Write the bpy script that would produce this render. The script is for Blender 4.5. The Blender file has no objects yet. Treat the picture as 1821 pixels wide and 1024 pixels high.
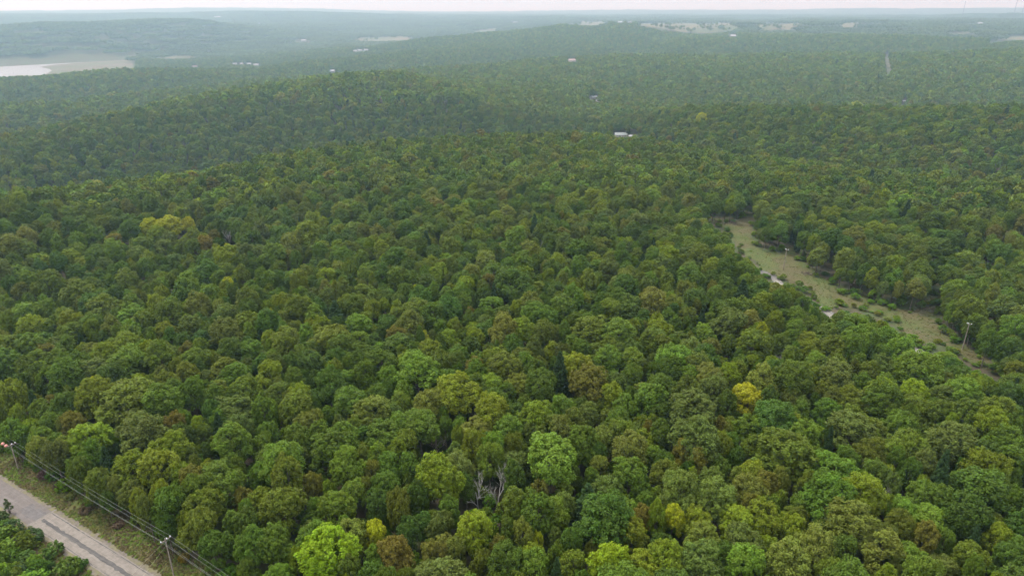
import bpy, math
import numpy as np

# ------------------------------------------------------------------ camera, sky, sun, exposure
scene = bpy.context.scene
col = scene.collection
CAM_H, PITCH, FPX = 120.0, math.radians(22.0), 1214.0     # metres, down tilt, focal length in photo pixels
CX, CY = 910.5, 512.0
cam_data = bpy.data.cameras.new("camera")
cam_data.sensor_width = 36.0
cam_data.lens = 36.0 * FPX / 1821.0
cam_data.clip_start = 1.0
cam_data.clip_end = 60000.0
cam = bpy.data.objects.new("camera", cam_data)
col.objects.link(cam)
cam.location = (0, 0, CAM_H)
cam.rotation_euler = (math.radians(90) - PITCH, 0, 0)
scene.camera = cam

SUN_EL, SUN_AZ = math.radians(58), math.radians(-50)      # azimuth from +Y towards +X
world = bpy.data.worlds.new("World")
scene.world = world
world.use_nodes = True
wn, wl = world.node_tree.nodes, world.node_tree.links
wn.clear()
w_out = wn.new("ShaderNodeOutputWorld")
w_bg = wn.new("ShaderNodeBackground")
w_sky = wn.new("ShaderNodeTexSky")
w_sky.sky_type = 'NISHITA'
w_sky.sun_disc = False
w_sky.sun_elevation = SUN_EL
w_sky.sun_rotation = SUN_AZ
w_sky.dust_density = 3.0
# an even overcast: cloud sheet mixed over the clear sky, broken only by soft noise
w_tc = wn.new("ShaderNodeTexCoord")
w_map = wn.new("ShaderNodeMapping")
w_map.inputs['Scale'].default_value = (1.0, 1.0, 6.0)
w_noise = wn.new("ShaderNodeTexNoise")
w_noise.inputs['Scale'].default_value = 2.2
w_noise.inputs['Detail'].default_value = 5.0
w_ramp = wn.new("ShaderNodeValToRGB")
w_ramp.color_ramp.elements[0].position = 0.3
w_ramp.color_ramp.elements[0].color = (8.2, 8.4, 9.6, 1)
w_ramp.color_ramp.elements[1].position = 0.7
w_ramp.color_ramp.elements[1].color = (10.1, 10.2, 10.9, 1)
w_mix = wn.new("ShaderNodeMix")
w_mix.data_type = 'RGBA'
w_mix.inputs[0].default_value = 0.94
wl.new(w_tc.outputs['Generated'], w_map.inputs[0])
wl.new(w_map.outputs[0], w_noise.inputs['Vector'])
wl.new(w_noise.outputs[0], w_ramp.inputs[0])
wl.new(w_sky.outputs[0], w_mix.inputs[6])
# overcast sky luminance (1 + 2 sin elevation) / 3, as in the standard overcast sky
w_sep = wn.new("ShaderNodeSeparateXYZ")
w_el = wn.new("ShaderNodeMapRange")
w_el.inputs['To Min'].default_value = 0.345
w_el.inputs['To Max'].default_value = 1.0
w_mul = wn.new("ShaderNodeVectorMath")
w_mul.operation = 'SCALE'
wl.new(w_tc.outputs['Generated'], w_sep.inputs[0])
wl.new(w_sep.outputs['Z'], w_el.inputs['Value'])
wl.new(w_ramp.outputs[0], w_mul.inputs[0])
wl.new(w_el.outputs[0], w_mul.inputs['Scale'])
wl.new(w_mul.outputs[0], w_mix.inputs[7])
wl.new(w_mix.outputs[2], w_bg.inputs[0])
w_bg.inputs[1].default_value = 0.1
wl.new(w_bg.outputs[0], w_out.inputs[0])

sun_data = bpy.data.lights.new("sun", 'SUN')
sun_data.energy = 1.5
sun_data.angle = math.radians(14)
sun_data.color = (1.0, 0.96, 0.9)
sun = bpy.data.objects.new("sun", sun_data)
col.objects.link(sun)
sun.rotation_euler = (math.radians(90) - SUN_EL, 0, math.pi - SUN_AZ)

vs = scene.view_settings
vs.view_transform = 'Standard'
vs.look = 'None'
vs.exposure = 1.6
vs.gamma = 1.0
vs.use_curve_mapping = False
cy = scene.cycles
cy.max_bounces = 4
cy.diffuse_bounces = 2
cy.glossy_bounces = 2
cy.transmission_bounces = 2
cy.volume_bounces = 0
cy.transparent_max_bounces = 8
cy.use_denoising = True
cy.adaptive_threshold = 0.02
HAZE_DENSITY = 2.0e-4
HAZE_COLOR = (0.52, 0.83, 1.0)

rng = np.random.default_rng(11)
C22, S22 = math.cos(PITCH), math.sin(PITCH)

# ------------------------------------------------------------------ helpers: projection
def ray(px, py):
    u = (np.asarray(px, float) - CX) / FPX
    v = (np.asarray(py, float) - CY) / FPX
    return u, C22 - v * S22, -S22 - v * C22               # x, y, z of the ray

def project(P):
    P = np.asarray(P, float)
    X, Y, Z = P[..., 0], P[..., 1], P[..., 2] - CAM_H
    d = Y * C22 - Z * S22
    d = np.where(np.abs(d) < 1e-3, 1e-3, d)
    px = CX + FPX * X / d
    py = CY - FPX * (Y * S22 + Z * C22) / d
    return px, py, d

def in_poly(px, py, poly):
    px, py = np.asarray(px, float), np.asarray(py, float)
    inside = np.zeros(px.shape, bool)
    n = len(poly)
    for i in range(n):
        x1, y1 = poly[i]
        x2, y2 = poly[(i + 1) % n]
        if y1 == y2:
            continue
        c = ((y1 > py) != (y2 > py)) & (px < (x2 - x1) * (py - y1) / (y2 - y1) + x1)
        inside ^= c
    return inside

# ------------------------------------------------------------------ terrain height
def value_noise(x, y, seed):
    xi, yi = np.floor(x), np.floor(y)
    fx, fy = x - xi, y - yi
    fx, fy = fx * fx * (3 - 2 * fx), fy * fy * (3 - 2 * fy)
    def h(a, b):
        s = np.sin(a * 127.1 + b * 311.7 + seed * 74.7) * 43758.5453
        return s - np.floor(s)
    return (h(xi, yi) * (1 - fx) + h(xi + 1, yi) * fx) * (1 - fy) + (h(xi, yi + 1) * (1 - fx) + h(xi + 1, yi + 1) * fx) * fy

CANOPY = 13.0
def az_of(px, D, z):
    u = (px - CX) / FPX
    a = math.atan(u * C22)
    for _ in range(8):
        a = math.atan(u * (C22 + (CAM_H - z) / (D * math.cos(a)) * S22))
    return a

def crest(rows, canopy=CANOPY):
    """rows of (px, py, D): a crest whose tree tops show at (px, py), D metres away -> az, D, ground z"""
    out = []
    for px, py, D in rows:
        x, y, z = ray(px, py)
        out.append((math.atan2(float(x), float(y)), D, CAM_H + float(z) / math.hypot(float(x), float(y)) * D - canopy))
    return out

def level(rows):
    """rows of (px, D, z)"""
    return [(az_of(px, D, z), D, z) for px, D, z in rows]

LAKE_Z = -60.0
LINES = [
    level([(-300, 60, 0), (2100, 60, 0)]),
    level([(-300, 170, -2), (300, 190, 0), (900, 210, 0), (1500, 200, 0), (2100, 190, -2)]),
    level([(-300, 300, -6), (300, 320, 0), (900, 350, 6), (1300, 350, 5), (1600, 330, 0), (2100, 320, -4)]),
    crest([(-300, 372, 400), (0, 352, 430), (200, 336, 460), (370, 310, 490), (550, 274, 530), (700, 260, 560), (900, 250, 580),
           (1050, 251, 580), (1200, 264, 565), (1330, 285, 540), (1450, 300, 520), (1600, 315, 500), (1821, 325, 480), (2100, 330, 470)]),
    level([(-300, 610, -60), (0, 620, -58), (370, 700, -54), (700, 800, -48), (1000, 860, -36), (1130, 800, -30), (1250, 640, -12), (1600, 590, -10), (2100, 570, -10)]),
    crest([(-300, 264, 790), (0, 243, 820), (100, 225, 860), (228, 199, 920), (330, 180, 960), (460, 157, 1010), (620, 137, 1080), (720, 138, 1060), (800, 158, 990), (900, 190, 950), (1060, 215, 950),
           (1150, 212, 880), (1240, 196, 800), (1400, 191, 790), (1600, 190, 790), (1821, 187, 790), (2100, 186, 790)]),
    level([(-300, 1020, -66), (0, 1040, -64), (228, 1130, -54), (460, 1230, -34), (620, 1280, -6), (720, 1260, 0), (800, 1230, -6), (950, 1180, -14), (1060, 1130, -22), (1240, 1020, -30), (1600, 1010, -34), (2100, 1010, -34)]),
    crest([(-300, 196, 1250), (0, 188, 1280), (100, 182, 1300), (228, 168, 1380), (330, 158, 1420), (460, 144, 1470), (620, 131, 1500), (800, 123, 1560),
           (950, 110, 1720), (1050, 103, 1800), (1200, 99, 1830), (1400, 97, 1850), (1600, 95, 1850), (1821, 90, 1880), (2100, 88, 1900)]),
    level([(-300, 1480, -62), (0, 1500, -58), (228, 1530, -52), (460, 1600, -45), (620, 1750, -45), (800, 1850, -40), (950, 2050, -30), (1200, 2120, -15), (1600, 2100, -15), (2100, 2100, -15)]),
    crest([(-300, 140, 1780), (0, 137, 1800), (130, 134, 1800), (250, 125, 1850), (350, 124, 1900), (460, 122, 1950), (560, 112, 2100), (640, 103, 2200), (760, 90, 2350), (900, 85, 2350),
           (1050, 82, 2350), (1130, 92, 2350), (1180, 82, 2380), (1230, 74, 2400), (1330, 67, 2450), (1450, 64, 2500), (1600, 65, 2500), (1821, 70, 2450), (2100, 72, 2450)]),
    level([(-300, 2120, -63), (0, 2130, -63), (200, 2160, -63), (245, 2160, -57), (460, 2300, -55), (640, 2420, -45), (800, 2560, -8), (950, 2560, 22),
           (1100, 2560, 28), (1230, 2700, 34), (1400, 2750, 30), (1600, 2800, 25), (1821, 2750, 15), (2100, 2750, 15)]),
    # far shore of the lake, brow of the middle hill, pastures on the plateau
    level([(-300, 3150, -63), (0, 3080, -63), (225, 3240, -63), (245, 3240, -56), (460, 3000, -52)]) + crest([(640, 91, 2700), (760, 71, 2750), (900, 55, 2800), (1000, 46, 2850),
           (1080, 42, 2880), (1150, 43.5, 2880), (1210, 54, 2900), (1260, 60, 2950), (1400, 58, 3100), (1600, 56, 3200), (1821, 60, 3200), (2100, 62, 3200)], 12),
    level([(-300, 3260, -46), (0, 3200, -46), (225, 3360, -46), (300, 3400, -50), (460, 3300, -52), (640, 3250, -30), (760, 3300, -30), (900, 3350, 0), (1000, 3350, 30), (1080, 3300, 58), (1150, 3300, 60), (1260, 3400, 58), (1400, 3500, 60),
           (1600, 3600, 60), (1821, 3600, 50), (2100, 3600, 50)]),
    crest([(-300, 50, 3750), (0, 46, 3750), (100, 41, 3800), (230, 36, 3900), (330, 34, 4100), (460, 50, 4300), (620, 62, 4300), (760, 58, 4400), (900, 48, 4500), (1000, 40, 4600),
           (1080, 37.5, 4400), (1300, 37.5, 4400), (1500, 37, 4400), (1700, 36, 4500), (1821, 35, 4500), (2100, 35, 4500)]),
    level([(-300, 4700, 30), (230, 4800, 35), (460, 5200, 40), (760, 5400, 50), (1000, 5600, 70), (1300, 5600, 60), (1821, 5600, 70), (2100, 5600, 70)]),
    crest([(-300, 31, 6600), (0, 28, 6600), (200, 26, 6800), (330, 24, 6800), (460, 21, 6500), (560, 22, 6600), (640, 25, 6800), (760, 29, 7000), (1000, 29, 7200), (1300, 29, 7000), (1500, 30, 7000),
           (1650, 29, 6800), (1740, 27, 6500), (1800, 25.5, 6400), (1821, 27, 6400), (2100, 29, 6400)], 10),
    level([(-300, 8600, 90), (460, 8600, 90), (1000, 9200, 80), (2100, 9000, 80)]),
    crest([(-300, 23, 11500), (0, 21.5, 11500), (200, 19.5, 11500), (330, 15.5, 11000), (470, 16.0, 11000), (560, 17.5, 11000), (640, 20, 11500), (760, 22.5, 12000), (900, 21.5, 12000), (1100, 19.0, 12000),
           (1300, 19.0, 12000), (1430, 18.5, 12000), (1500, 16.5, 11500), (1550, 15, 11500), (1610, 17.2, 11500), (1680, 16.5, 11500), (1821, 16, 11500), (2100, 17, 11500)], 8),
    level([(-300, 16000, 60), (2100, 16000, 60)]),
]
_K = len(LINES)
for L in LINES:
    L.sort()
_LA = [np.array([r[0] for r in L]) for L in LINES]
_LD = [np.array([r[1] for r in L]) for L in LINES]
_LZ = [np.array([r[2] for r in L]) for L in LINES]

def terrain(X, Y):
    X, Y = np.asarray(X, float), np.asarray(Y, float)
    shape = X.shape
    X, Y = X.ravel(), Y.ravel()
    az = np.arctan2(X, Y)
    D = np.hypot(X, Y)
    KD = np.stack([np.interp(az, a, d) for a, d in zip(_LA, _LD)], 1)
    KZ = np.stack([np.interp(az, a, z) for a, z in zip(_LA, _LZ)], 1)
    h = np.diff(KD, axis=1)
    dl = np.diff(KZ, axis=1) / h
    m = np.zeros_like(KZ)
    a, b = dl[:, :-1], dl[:, 1:]
    w1, w2 = 2 * h[:, 1:] + h[:, :-1], h[:, 1:] + 2 * h[:, :-1]
    with np.errstate(divide='ignore', invalid='ignore'):
        hm = (w1 + w2) / (w1 / a + w2 / b)
    m[:, 1:-1] = np.where(a * b > 0, hm, 0.0)
    m = np.nan_to_num(m)
    k = np.clip((KD < D[:, None]).sum(1) - 1, 0, _K - 2)
    i = np.arange(len(D))
    hk = h[i, k]
    t = np.clip((D - KD[i, k]) / hk, 0, 1)
    z = ((2 * t**3 - 3 * t**2 + 1) * KZ[i, k] + (t**3 - 2 * t**2 + t) * hk * m[i, k]
         + (-2 * t**3 + 3 * t**2) * KZ[i, k + 1] + (t**3 - t**2) * hk * m[i, k + 1])
    amp = np.interp(D, [0, 150, 240, 600, 1000, 4000, 8000, 16000], [0, 0, 1.5, 3, 6, 9, 12, 14])
    amp = amp * np.clip((z - LAKE_Z) / 12.0, 0, 1)
    n = (value_noise(X / 230, Y / 230, 1) - 0.5) * 1.4 + (value_noise(X / 95, Y / 95, 2) - 0.5) * 0.6
    return (z + amp * n).reshape(shape)

def hit(px, py, lift=0.0, dmin=60.0, dmax=15000.0, n=500):
    """where the rays through photo points meet the land (raised by lift): x, y, z of the ground below"""
    px, py = np.atleast_1d(np.asarray(px, float)), np.atleast_1d(np.asarray(py, float))
    x, y, z = ray(px, py)
    hl = np.hypot(x, y)
    if len(px) > 400:
        return np.concatenate([hit(px[q:q + 400], py[q:q + 400], lift, dmin, dmax, n) for q in range(0, len(px), 400)])
    Ds = np.geomspace(dmin, dmax, n)
    DG = Ds[None, :]
    gx, gy = (x / hl)[:, None] * DG, (y / hl)[:, None] * DG
    below = CAM_H + (z / hl)[:, None] * DG <= terrain(gx, gy) + lift
    below[:, -1] = True
    k = np.argmax(below, axis=1)
    lo, hi = Ds[np.maximum(k - 1, 0)], Ds[k]
    for _ in range(14):
        mid = 0.5 * (lo + hi)
        gz = terrain(x / hl * mid, y / hl * mid) + lift
        b = CAM_H + z / hl * mid <= gz
        hi = np.where(b, mid, hi)
        lo = np.where(b, lo, mid)
    X, Y = x / hl * hi, y / hl * hi
    return np.stack([X, Y, terrain(X, Y)], -1)

def hit1(px, py, lift=0.0, dmin=60.0):
    return hit(px, py, lift, dmin)[0]

# ------------------------------------------------------------------ helpers: materials
def new_mat(name):
    m = bpy.data.materials.new(name)
    m.use_nodes = True
    m.node_tree.nodes.clear()
    return m, m.node_tree.nodes, m.node_tree.links

def surface(name, c1, c2, scale=1.0, rough=0.9, c3=None, scale3=0.05, spec=0.2, bump=0.0, detail=6.0):
    """two colours blended by noise in object space, a third in broad patches"""
    m, n, l = new_mat(name)
    out = n.new("ShaderNodeOutputMaterial")
    b = n.new("ShaderNodeBsdfPrincipled")
    tc = n.new("ShaderNodeTexCoord")
    nz = n.new("ShaderNodeTexNoise")
    nz.inputs['Scale'].default_value = scale
    nz.inputs['Detail'].default_value = detail
    nz.inputs['Roughness'].default_value = 0.65
    rp = n.new("ShaderNodeValToRGB")
    rp.color_ramp.elements[0].position = 0.36
    rp.color_ramp.elements[1].position = 0.64
    rp.color_ramp.elements[0].color = (*c1, 1)
    rp.color_ramp.elements[1].color = (*c2, 1)
    l.new(tc.outputs['Object'], nz.inputs['Vector'])
    l.new(nz.outputs[0], rp.inputs[0])
    color = rp.outputs[0]
    if c3 is not None:
        n3 = n.new("ShaderNodeTexNoise")
        n3.inputs['Scale'].default_value = scale3
        n3.inputs['Detail'].default_value = 5
        r3 = n.new("ShaderNodeValToRGB")
        r3.color_ramp.elements[0].position = 0.45
        r3.color_ramp.elements[1].position = 0.6
        mx = n.new("ShaderNodeMix")
        mx.data_type = 'RGBA'
        mx.inputs[7].default_value = (*c3, 1)
        l.new(tc.outputs['Object'], n3.inputs['Vector'])
        l.new(n3.outputs[0], r3.inputs[0])
        l.new(r3.outputs[0], mx.inputs[0])
        l.new(color, mx.inputs[6])
        color = mx.outputs[2]
    l.new(color, b.inputs['Base Color'])
    b.inputs['Roughness'].default_value = rough
    b.inputs['Specular IOR Level'].default_value = spec
    if bump > 0:
        bp = n.new("ShaderNodeBump")
        bp.inputs['Strength'].default_value = 0.6
        bp.inputs['Distance'].default_value = bump
        l.new(nz.outputs[0], bp.inputs['Height'])
        l.new(bp.outputs[0], b.inputs['Normal'])
    l.new(b.outputs[0], out.inputs[0])
    return m

def leaf_material(name, transl=0.28):
    m, n, l = new_mat(name)
    out = n.new("ShaderNodeOutputMaterial")
    at = n.new("ShaderNodeAttribute")
    at.attribute_type = 'INSTANCER'
    at.attribute_name = 'tint'
    av = n.new("ShaderNodeAttribute")
    av.attribute_type = 'GEOMETRY'
    av.attribute_name = 'leaf_var'
    hs = n.new("ShaderNodeHueSaturation")
    mh = n.new("ShaderNodeMapRange")
    mh.inputs['To Min'].default_value = 0.485
    mh.inputs['To Max'].default_value = 0.512
    mv = n.new("ShaderNodeMapRange")
    mv.inputs['To Min'].default_value = 0.66
    mv.inputs['To Max'].default_value = 1.34
    l.new(av.outputs['Fac'], mh.inputs['Value'])
    l.new(av.outputs['Fac'], mv.inputs['Value'])
    l.new(at.outputs['Color'], hs.inputs['Color'])
    l.new(mh.outputs[0], hs.inputs['Hue'])
    l.new(mv.outputs[0], hs.inputs['Value'])
    b = n.new("ShaderNodeBsdfPrincipled")
    b.inputs['Roughness'].default_value = 0.55
    b.inputs['Specular IOR Level'].default_value = 0.10
    l.new(hs.outputs[0], b.inputs['Base Color'])
    tr = n.new("ShaderNodeBsdfTranslucent")
    hs2 = n.new("ShaderNodeHueSaturation")
    hs2.inputs['Hue'].default_value = 0.48
    hs2.inputs['Saturation'].default_value = 1.15
    hs2.inputs['Value'].default_value = 1.1
    l.new(hs.outputs[0], hs2.inputs['Color'])
    l.new(hs2.outputs[0], tr.inputs['Color'])
    mx = n.new("ShaderNodeMixShader")
    mx.inputs[0].default_value = transl
    l.new(b.outputs[0], mx.inputs[1])
    l.new(tr.outputs[0], mx.inputs[2])
    l.new(mx.outputs[0], out.inputs[0])
    return m

M_LEAF = leaf_material("leaf")
M_BARK = surface("bark", (0.07, 0.055, 0.042), (0.16, 0.135, 0.11), 3.0)
M_DEAD = surface("bleached_wood", (0.24, 0.23, 0.205), (0.36, 0.345, 0.31), 2.0)
M_TWIG = surface("dead_twig", (0.16, 0.12, 0.10), (0.30, 0.25, 0.21), 2.0)
M_FLOOR = surface("forest_floor", (0.035, 0.036, 0.016), (0.075, 0.058, 0.035), 0.35, c3=(0.045, 0.062, 0.02), scale3=0.06)
M_VERGE = surface("verge_grass", (0.055, 0.075, 0.017), (0.09, 0.09, 0.026), 0.7, c3=(0.078, 0.062, 0.028), scale3=0.16, bump=0.3)
M_CLEAR = surface("clearing_grass", (0.045, 0.068, 0.015), (0.078, 0.084, 0.024), 0.35, c3=(0.075, 0.066, 0.028), scale3=0.055, bump=0.2)
M_PASTURE = surface("pasture_grass", (0.09, 0.086, 0.044), (0.13, 0.115, 0.064), 0.02, c3=(0.07, 0.085, 0.036), scale3=0.006)
M_CUT = surface("pale_cut_brush", (0.075, 0.078, 0.05), (0.125, 0.115, 0.085), 0.05, c3=(0.055, 0.07, 0.03), scale3=0.03)
M_MUD = surface("mud_flat", (0.06, 0.07, 0.028), (0.088, 0.09, 0.042), 0.02, c3=(0.10, 0.08, 0.058), scale3=0.006)
M_BANKROCK = surface("bank_rock", (0.10, 0.10, 0.07), (0.62, 0.56, 0.52), 0.035, c3=(0.30, 0.20, 0.17), scale3=0.015)
M_PALEROCK = surface("pale_rock", (0.34, 0.30, 0.28), (0.62, 0.58, 0.55), 0.2)
M_GRAVEL = surface("gravel", (0.085, 0.08, 0.07), (0.135, 0.125, 0.115), 1.2, c3=(0.27, 0.25, 0.2), scale3=0.15)
M_WOOD = surface("pole_wood", (0.17, 0.14, 0.11), (0.30, 0.26, 0.21), 3.0)
M_WIRE = surface("wire_metal", (0.20, 0.21, 0.20), (0.30, 0.31, 0.29), 1.0, rough=0.5)
M_GUY = surface("guy_wire", (0.30, 0.29, 0.20), (0.40, 0.38, 0.26), 1.0, rough=0.5)
M_PORC = surface("porcelain", (0.74, 0.76, 0.77), (0.84, 0.85, 0.86), 2.0, rough=0.3, spec=0.5)
M_BALL = surface("faded_orange_plastic", (0.42, 0.16, 0.13), (0.50, 0.21, 0.17), 2.0, rough=0.4, spec=0.5)
M_WHITE = surface("white_metal", (0.66, 0.68, 0.70), (0.8, 0.8, 0.8), 0.3, rough=0.4, spec=0.5)
M_ROOFG = surface("grey_green_roof", (0.17, 0.19, 0.18), (0.24, 0.26, 0.24), 0.6, rough=0.6)
M_ROOFW = surface("pale_roof", (0.26, 0.26, 0.275), (0.38, 0.375, 0.38), 0.4, rough=0.7)
M_ROOFB = surface("brown_roof", (0.24, 0.17, 0.15), (0.36, 0.27, 0.24), 0.4)
M_WALL = surface("siding", (0.42, 0.38, 0.34), (0.55, 0.50, 0.45), 0.5)
M_WALLW = surface("white_siding", (0.26, 0.25, 0.24), (0.34, 0.33, 0.31), 0.5)
M_GLASS = surface("window_glass", (0.03, 0.035, 0.04), (0.06, 0.065, 0.07), 0.5, rough=0.1, spec=0.6)
M_MAST = surface("mast_steel", (0.22, 0.20, 0.22), (0.34, 0.28, 0.3), 0.02, rough=0.5)

# ------------------------------------------------------------------ helpers: meshes
def mesh_obj(name, verts, faces, mat, parent=None, smooth=False, mats=None, mat_idx=None):
    me = bpy.data.meshes.new(name)
    me.from_pydata([tuple(map(float, v)) for v in verts], [], [tuple(int(i) for i in f) for f in faces])
    for m in (mats or [mat]):
        me.materials.append(m)
    if mat_idx is not None:
        me.polygons.foreach_set('material_index', np.asarray(mat_idx, np.int32))
    if smooth:
        me.polygons.foreach_set('use_smooth', np.ones(len(me.polygons), bool))
    me.update()
    o = bpy.data.objects.new(name, me)
    col.objects.link(o)
    if parent is not None:
        o.parent = parent
    return o

def tag(o, label=None, cat=None, group=None, kind=None):
    if label:
        o['label'] = label
    if cat:
        o['category'] = cat
    if group:
        o['group'] = group
    if kind:
        o['kind'] = kind
    return o

def empty(name, loc, rz=0.0):
    o = bpy.data.objects.new(name, None)
    o.location = [float(v) for v in loc]
    o.rotation_euler = (0, 0, rz)
    o.empty_display_size = 0.5
    col.objects.link(o)
    return o

class MB:
    """collects boxes, tubes, lathes"""
    def __init__(self):
        self.v, self.f = [], []
    def add(self, v, f):
        o = len(self.v)
        self.v += [tuple(p) for p in v]
        self.f += [tuple(i + o for i in q) for q in f]
    def box(self, c, s, rz=0.0):
        cx, cy_, cz = c
        hx, hy, hz = s[0] / 2, s[1] / 2, s[2] / 2
        ca, sa = math.cos(rz), math.sin(rz)
        v = []
        for dz in (-hz, hz):
            for dx, dy in ((-hx, -hy), (hx, -hy), (hx, hy), (-hx, hy)):
                v.append((cx + dx * ca - dy * sa, cy_ + dx * sa + dy * ca, cz + dz))
        self.add(v, [(0, 3, 2, 1), (4, 5, 6, 7), (0, 1, 5, 4), (1, 2, 6, 5), (2, 3, 7, 6), (3, 0, 4, 7)])
    def tube(self, pts, radii, n=6):
        pts = [np.array(p, float) for p in pts]
        v, f = [], []
        for i, p in enumerate(pts):
            d = pts[min(i + 1, len(pts) - 1)] - pts[max(i - 1, 0)]
            d = d / (np.linalg.norm(d) + 1e-9)
            a = np.array([1, 0, 0]) if abs(d[0]) < 0.8 else np.array([0, 1, 0])
            s = np.cross(d, a); s /= np.linalg.norm(s)
            t = np.cross(d, s)
            for k in range(n):
                an = 2 * math.pi * k / n
                v.append(p + (s * math.cos(an) + t * math.sin(an)) * radii[i])
        for i in range(len(pts) - 1):
            for k in range(n):
                f.append((i * n + k, i * n + (k + 1) % n, (i + 1) * n + (k + 1) % n, (i + 1) * n + k))
        f.append(tuple(range(n)))
        f.append(tuple(range((len(pts) - 1) * n, len(pts) * n)))
        self.add(v, f)
    def lathe(self, c, prof, n=12):
        v, f = [], []
        for r, z in prof:
            for k in range(n):
                a = 2 * math.pi * k / n
                v.append((c[0] + r * math.cos(a), c[1] + r * math.sin(a), c[2] + z))
        for i in range(len(prof) - 1):
            for k in range(n):
                f.append((i * n + k, i * n + (k + 1) % n, (i + 1) * n + (k + 1) % n, (i + 1) * n + k))
        f.append(tuple(range(n - 1, -1, -1)))
        f.append(tuple(range((len(prof) - 1) * n, len(prof) * n)))
        self.add(v, f)
    def build(self, name, mat, parent=None, smooth=False):
        return mesh_obj(name, self.v, self.f, mat, parent, smooth)

# ------------------------------------------------------------------ tree prototypes
def leaf_quads(P, N, size, r):
    n = len(P)
    N = N / (np.linalg.norm(N, axis=1, keepdims=True) + 1e-9)
    A = r.normal(size=(n, 3))
    T = np.cross(N, A); T /= (np.linalg.norm(T, axis=1, keepdims=True) + 1e-9)
    B = np.cross(N, T)
    s = (size * r.uniform(0.65, 1.35, n))[:, None]
    bend = N * s * 0.18
    V = np.empty((n, 4, 3))
    V[:, 0] = P - T * s * 0.62 - bend
    V[:, 1] = P - B * s * 0.42
    V[:, 2] = P + T * s * 0.62 - bend
    V[:, 3] = P + B * s * 0.42
    return V.reshape(-1, 3)

def sphere_dirs(n, r):
    i = np.arange(n) + 0.5
    ph = np.arccos(1 - 2 * i / n)
    th = math.pi * (1 + 5**0.5) * i + r.uniform(0, 6.28)
    d = np.stack([np.cos(th) * np.sin(ph), np.sin(th) * np.sin(ph), np.cos(ph)], 1)
    d += r.normal(scale=0.14, size=d.shape)
    return d / np.linalg.norm(d, axis=1, keepdims=True)

def crown_points(seed, R, zb, zt, n1, n2, nl, size, kind='round'):
    """leaf quads of one crown: limbs' clumps, each made of small leaf clumps"""
    r = np.random.default_rng(seed)
    zc, hz = (zb + zt) / 2, (zt - zb) / 2
    C1, R1, OUT = [], [], []
    if kind == 'cone':
        for i in range(n1):
            t = (i + 0.5) / n1
            z = zb + (zt - zb) * t
            rr = R * (1 - t) ** 0.8 * 0.7
            a = i * 2.4 + r.uniform(-0.3, 0.3)
            d = np.array([math.cos(a), math.sin(a), 0.15])
            C1.append(np.array([d[0] * rr, d[1] * rr, z])); R1.append(R * (0.42 * (1 - t) + 0.16)); OUT.append(d)
    else:
        lean = r.uniform(-0.12, 0.12, 2) * R
        for d in sphere_dirs(int(n1 * 1.35), r):
            if d[2] < -0.48:
                continue
            q = r.uniform(0.42, 0.80)
            if kind == 'tall':
                q *= 0.95
            c = np.array([d[0] * R * q + lean[0], d[1] * R * q + lean[1], zc + d[2] * hz * r.uniform(0.50, 0.80)])
            C1.append(c); R1.append(R * r.uniform(0.24, 0.44)); OUT.append(d)
    P, N, VAR = [], [], []
    for c1, r1, d1 in zip(C1, R1, OUT):
        v1 = r.uniform(-0.14, 0.14)
        d2 = sphere_dirs(int(n2 * 1.5), r)
        d2 = d2[(d2 @ d1) > -0.35][:n2 + 3]
        for d in d2:
            r2 = r1 * r.uniform(0.36, 0.58)
            c2 = c1 + d * r1 * r.uniform(0.62, 0.86)
            dl = r.normal(size=(nl, 3)) + d * 0.55 + np.array([0, 0, 0.45])
            dl /= np.linalg.norm(dl, axis=1, keepdims=True)
            p = c2 + dl * (r2 * r.uniform(0.55, 1.1, nl))[:, None]
            nn = dl * 0.75 + r.normal(scale=0.42, size=(nl, 3)) + np.array([0, 0, 0.3])
            P.append(p); N.append(nn)
            VAR.append(np.clip(0.5 + v1 + r.uniform(-0.16, 0.16) + r.normal(scale=0.13, size=nl), 0, 1))
    P, N, VAR = np.concatenate(P), np.concatenate(N), np.concatenate(VAR)
    return leaf_quads(P, N, size, r), VAR, C1

def leaf_mesh(name, V, VAR, extra=None):
    """mesh of quads V (4 per leaf) with a per-leaf variation, plus an optional wooden MB as second material"""
    nq = len(V) // 4
    me = bpy.data.meshes.new(name)
    if extra is None or not extra.v:
        me.vertices.add(len(V)); me.loops.add(len(V)); me.polygons.add(nq)
        me.vertices.foreach_set('co', V.astype(np.float32).ravel())
        me.loops.foreach_set('vertex_index', np.arange(len(V), dtype=np.int32))
        me.polygons.foreach_set('loop_start', np.arange(nq, dtype=np.int32) * 4)
        me.materials.append(M_LEAF)
        var = VAR
    else:
        ev = np.array(extra.v)
        el = [i + len(V) for f in extra.f for i in f]
        starts = np.concatenate([np.arange(nq) * 4, nq * 4 + np.cumsum([0] + [len(f) for f in extra.f])[:-1]])
        me.vertices.add(len(V) + len(ev)); me.loops.add(len(V) + len(el)); me.polygons.add(nq + len(extra.f))
        me.vertices.foreach_set('co', np.concatenate([V, ev]).astype(np.float32).ravel())
        me.loops.foreach_set('vertex_index', np.concatenate([np.arange(len(V)), el]).astype(np.int32))
        me.polygons.foreach_set('loop_start', starts.astype(np.int32))
        me.materials.append(M_LEAF); me.materials.append(M_BARK)
        mi = np.zeros(nq + len(extra.f), np.int32); mi[nq:] = 1
        me.polygons.foreach_set('material_index', mi)
        var = np.concatenate([VAR, np.zeros(len(extra.f))])
    me.update(calc_edges=True)
    at = me.attributes.new('leaf_var', 'FLOAT', 'FACE')
    at.data.foreach_set('value', var.astype(np.float32))
    me.validate()
    return me

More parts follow.
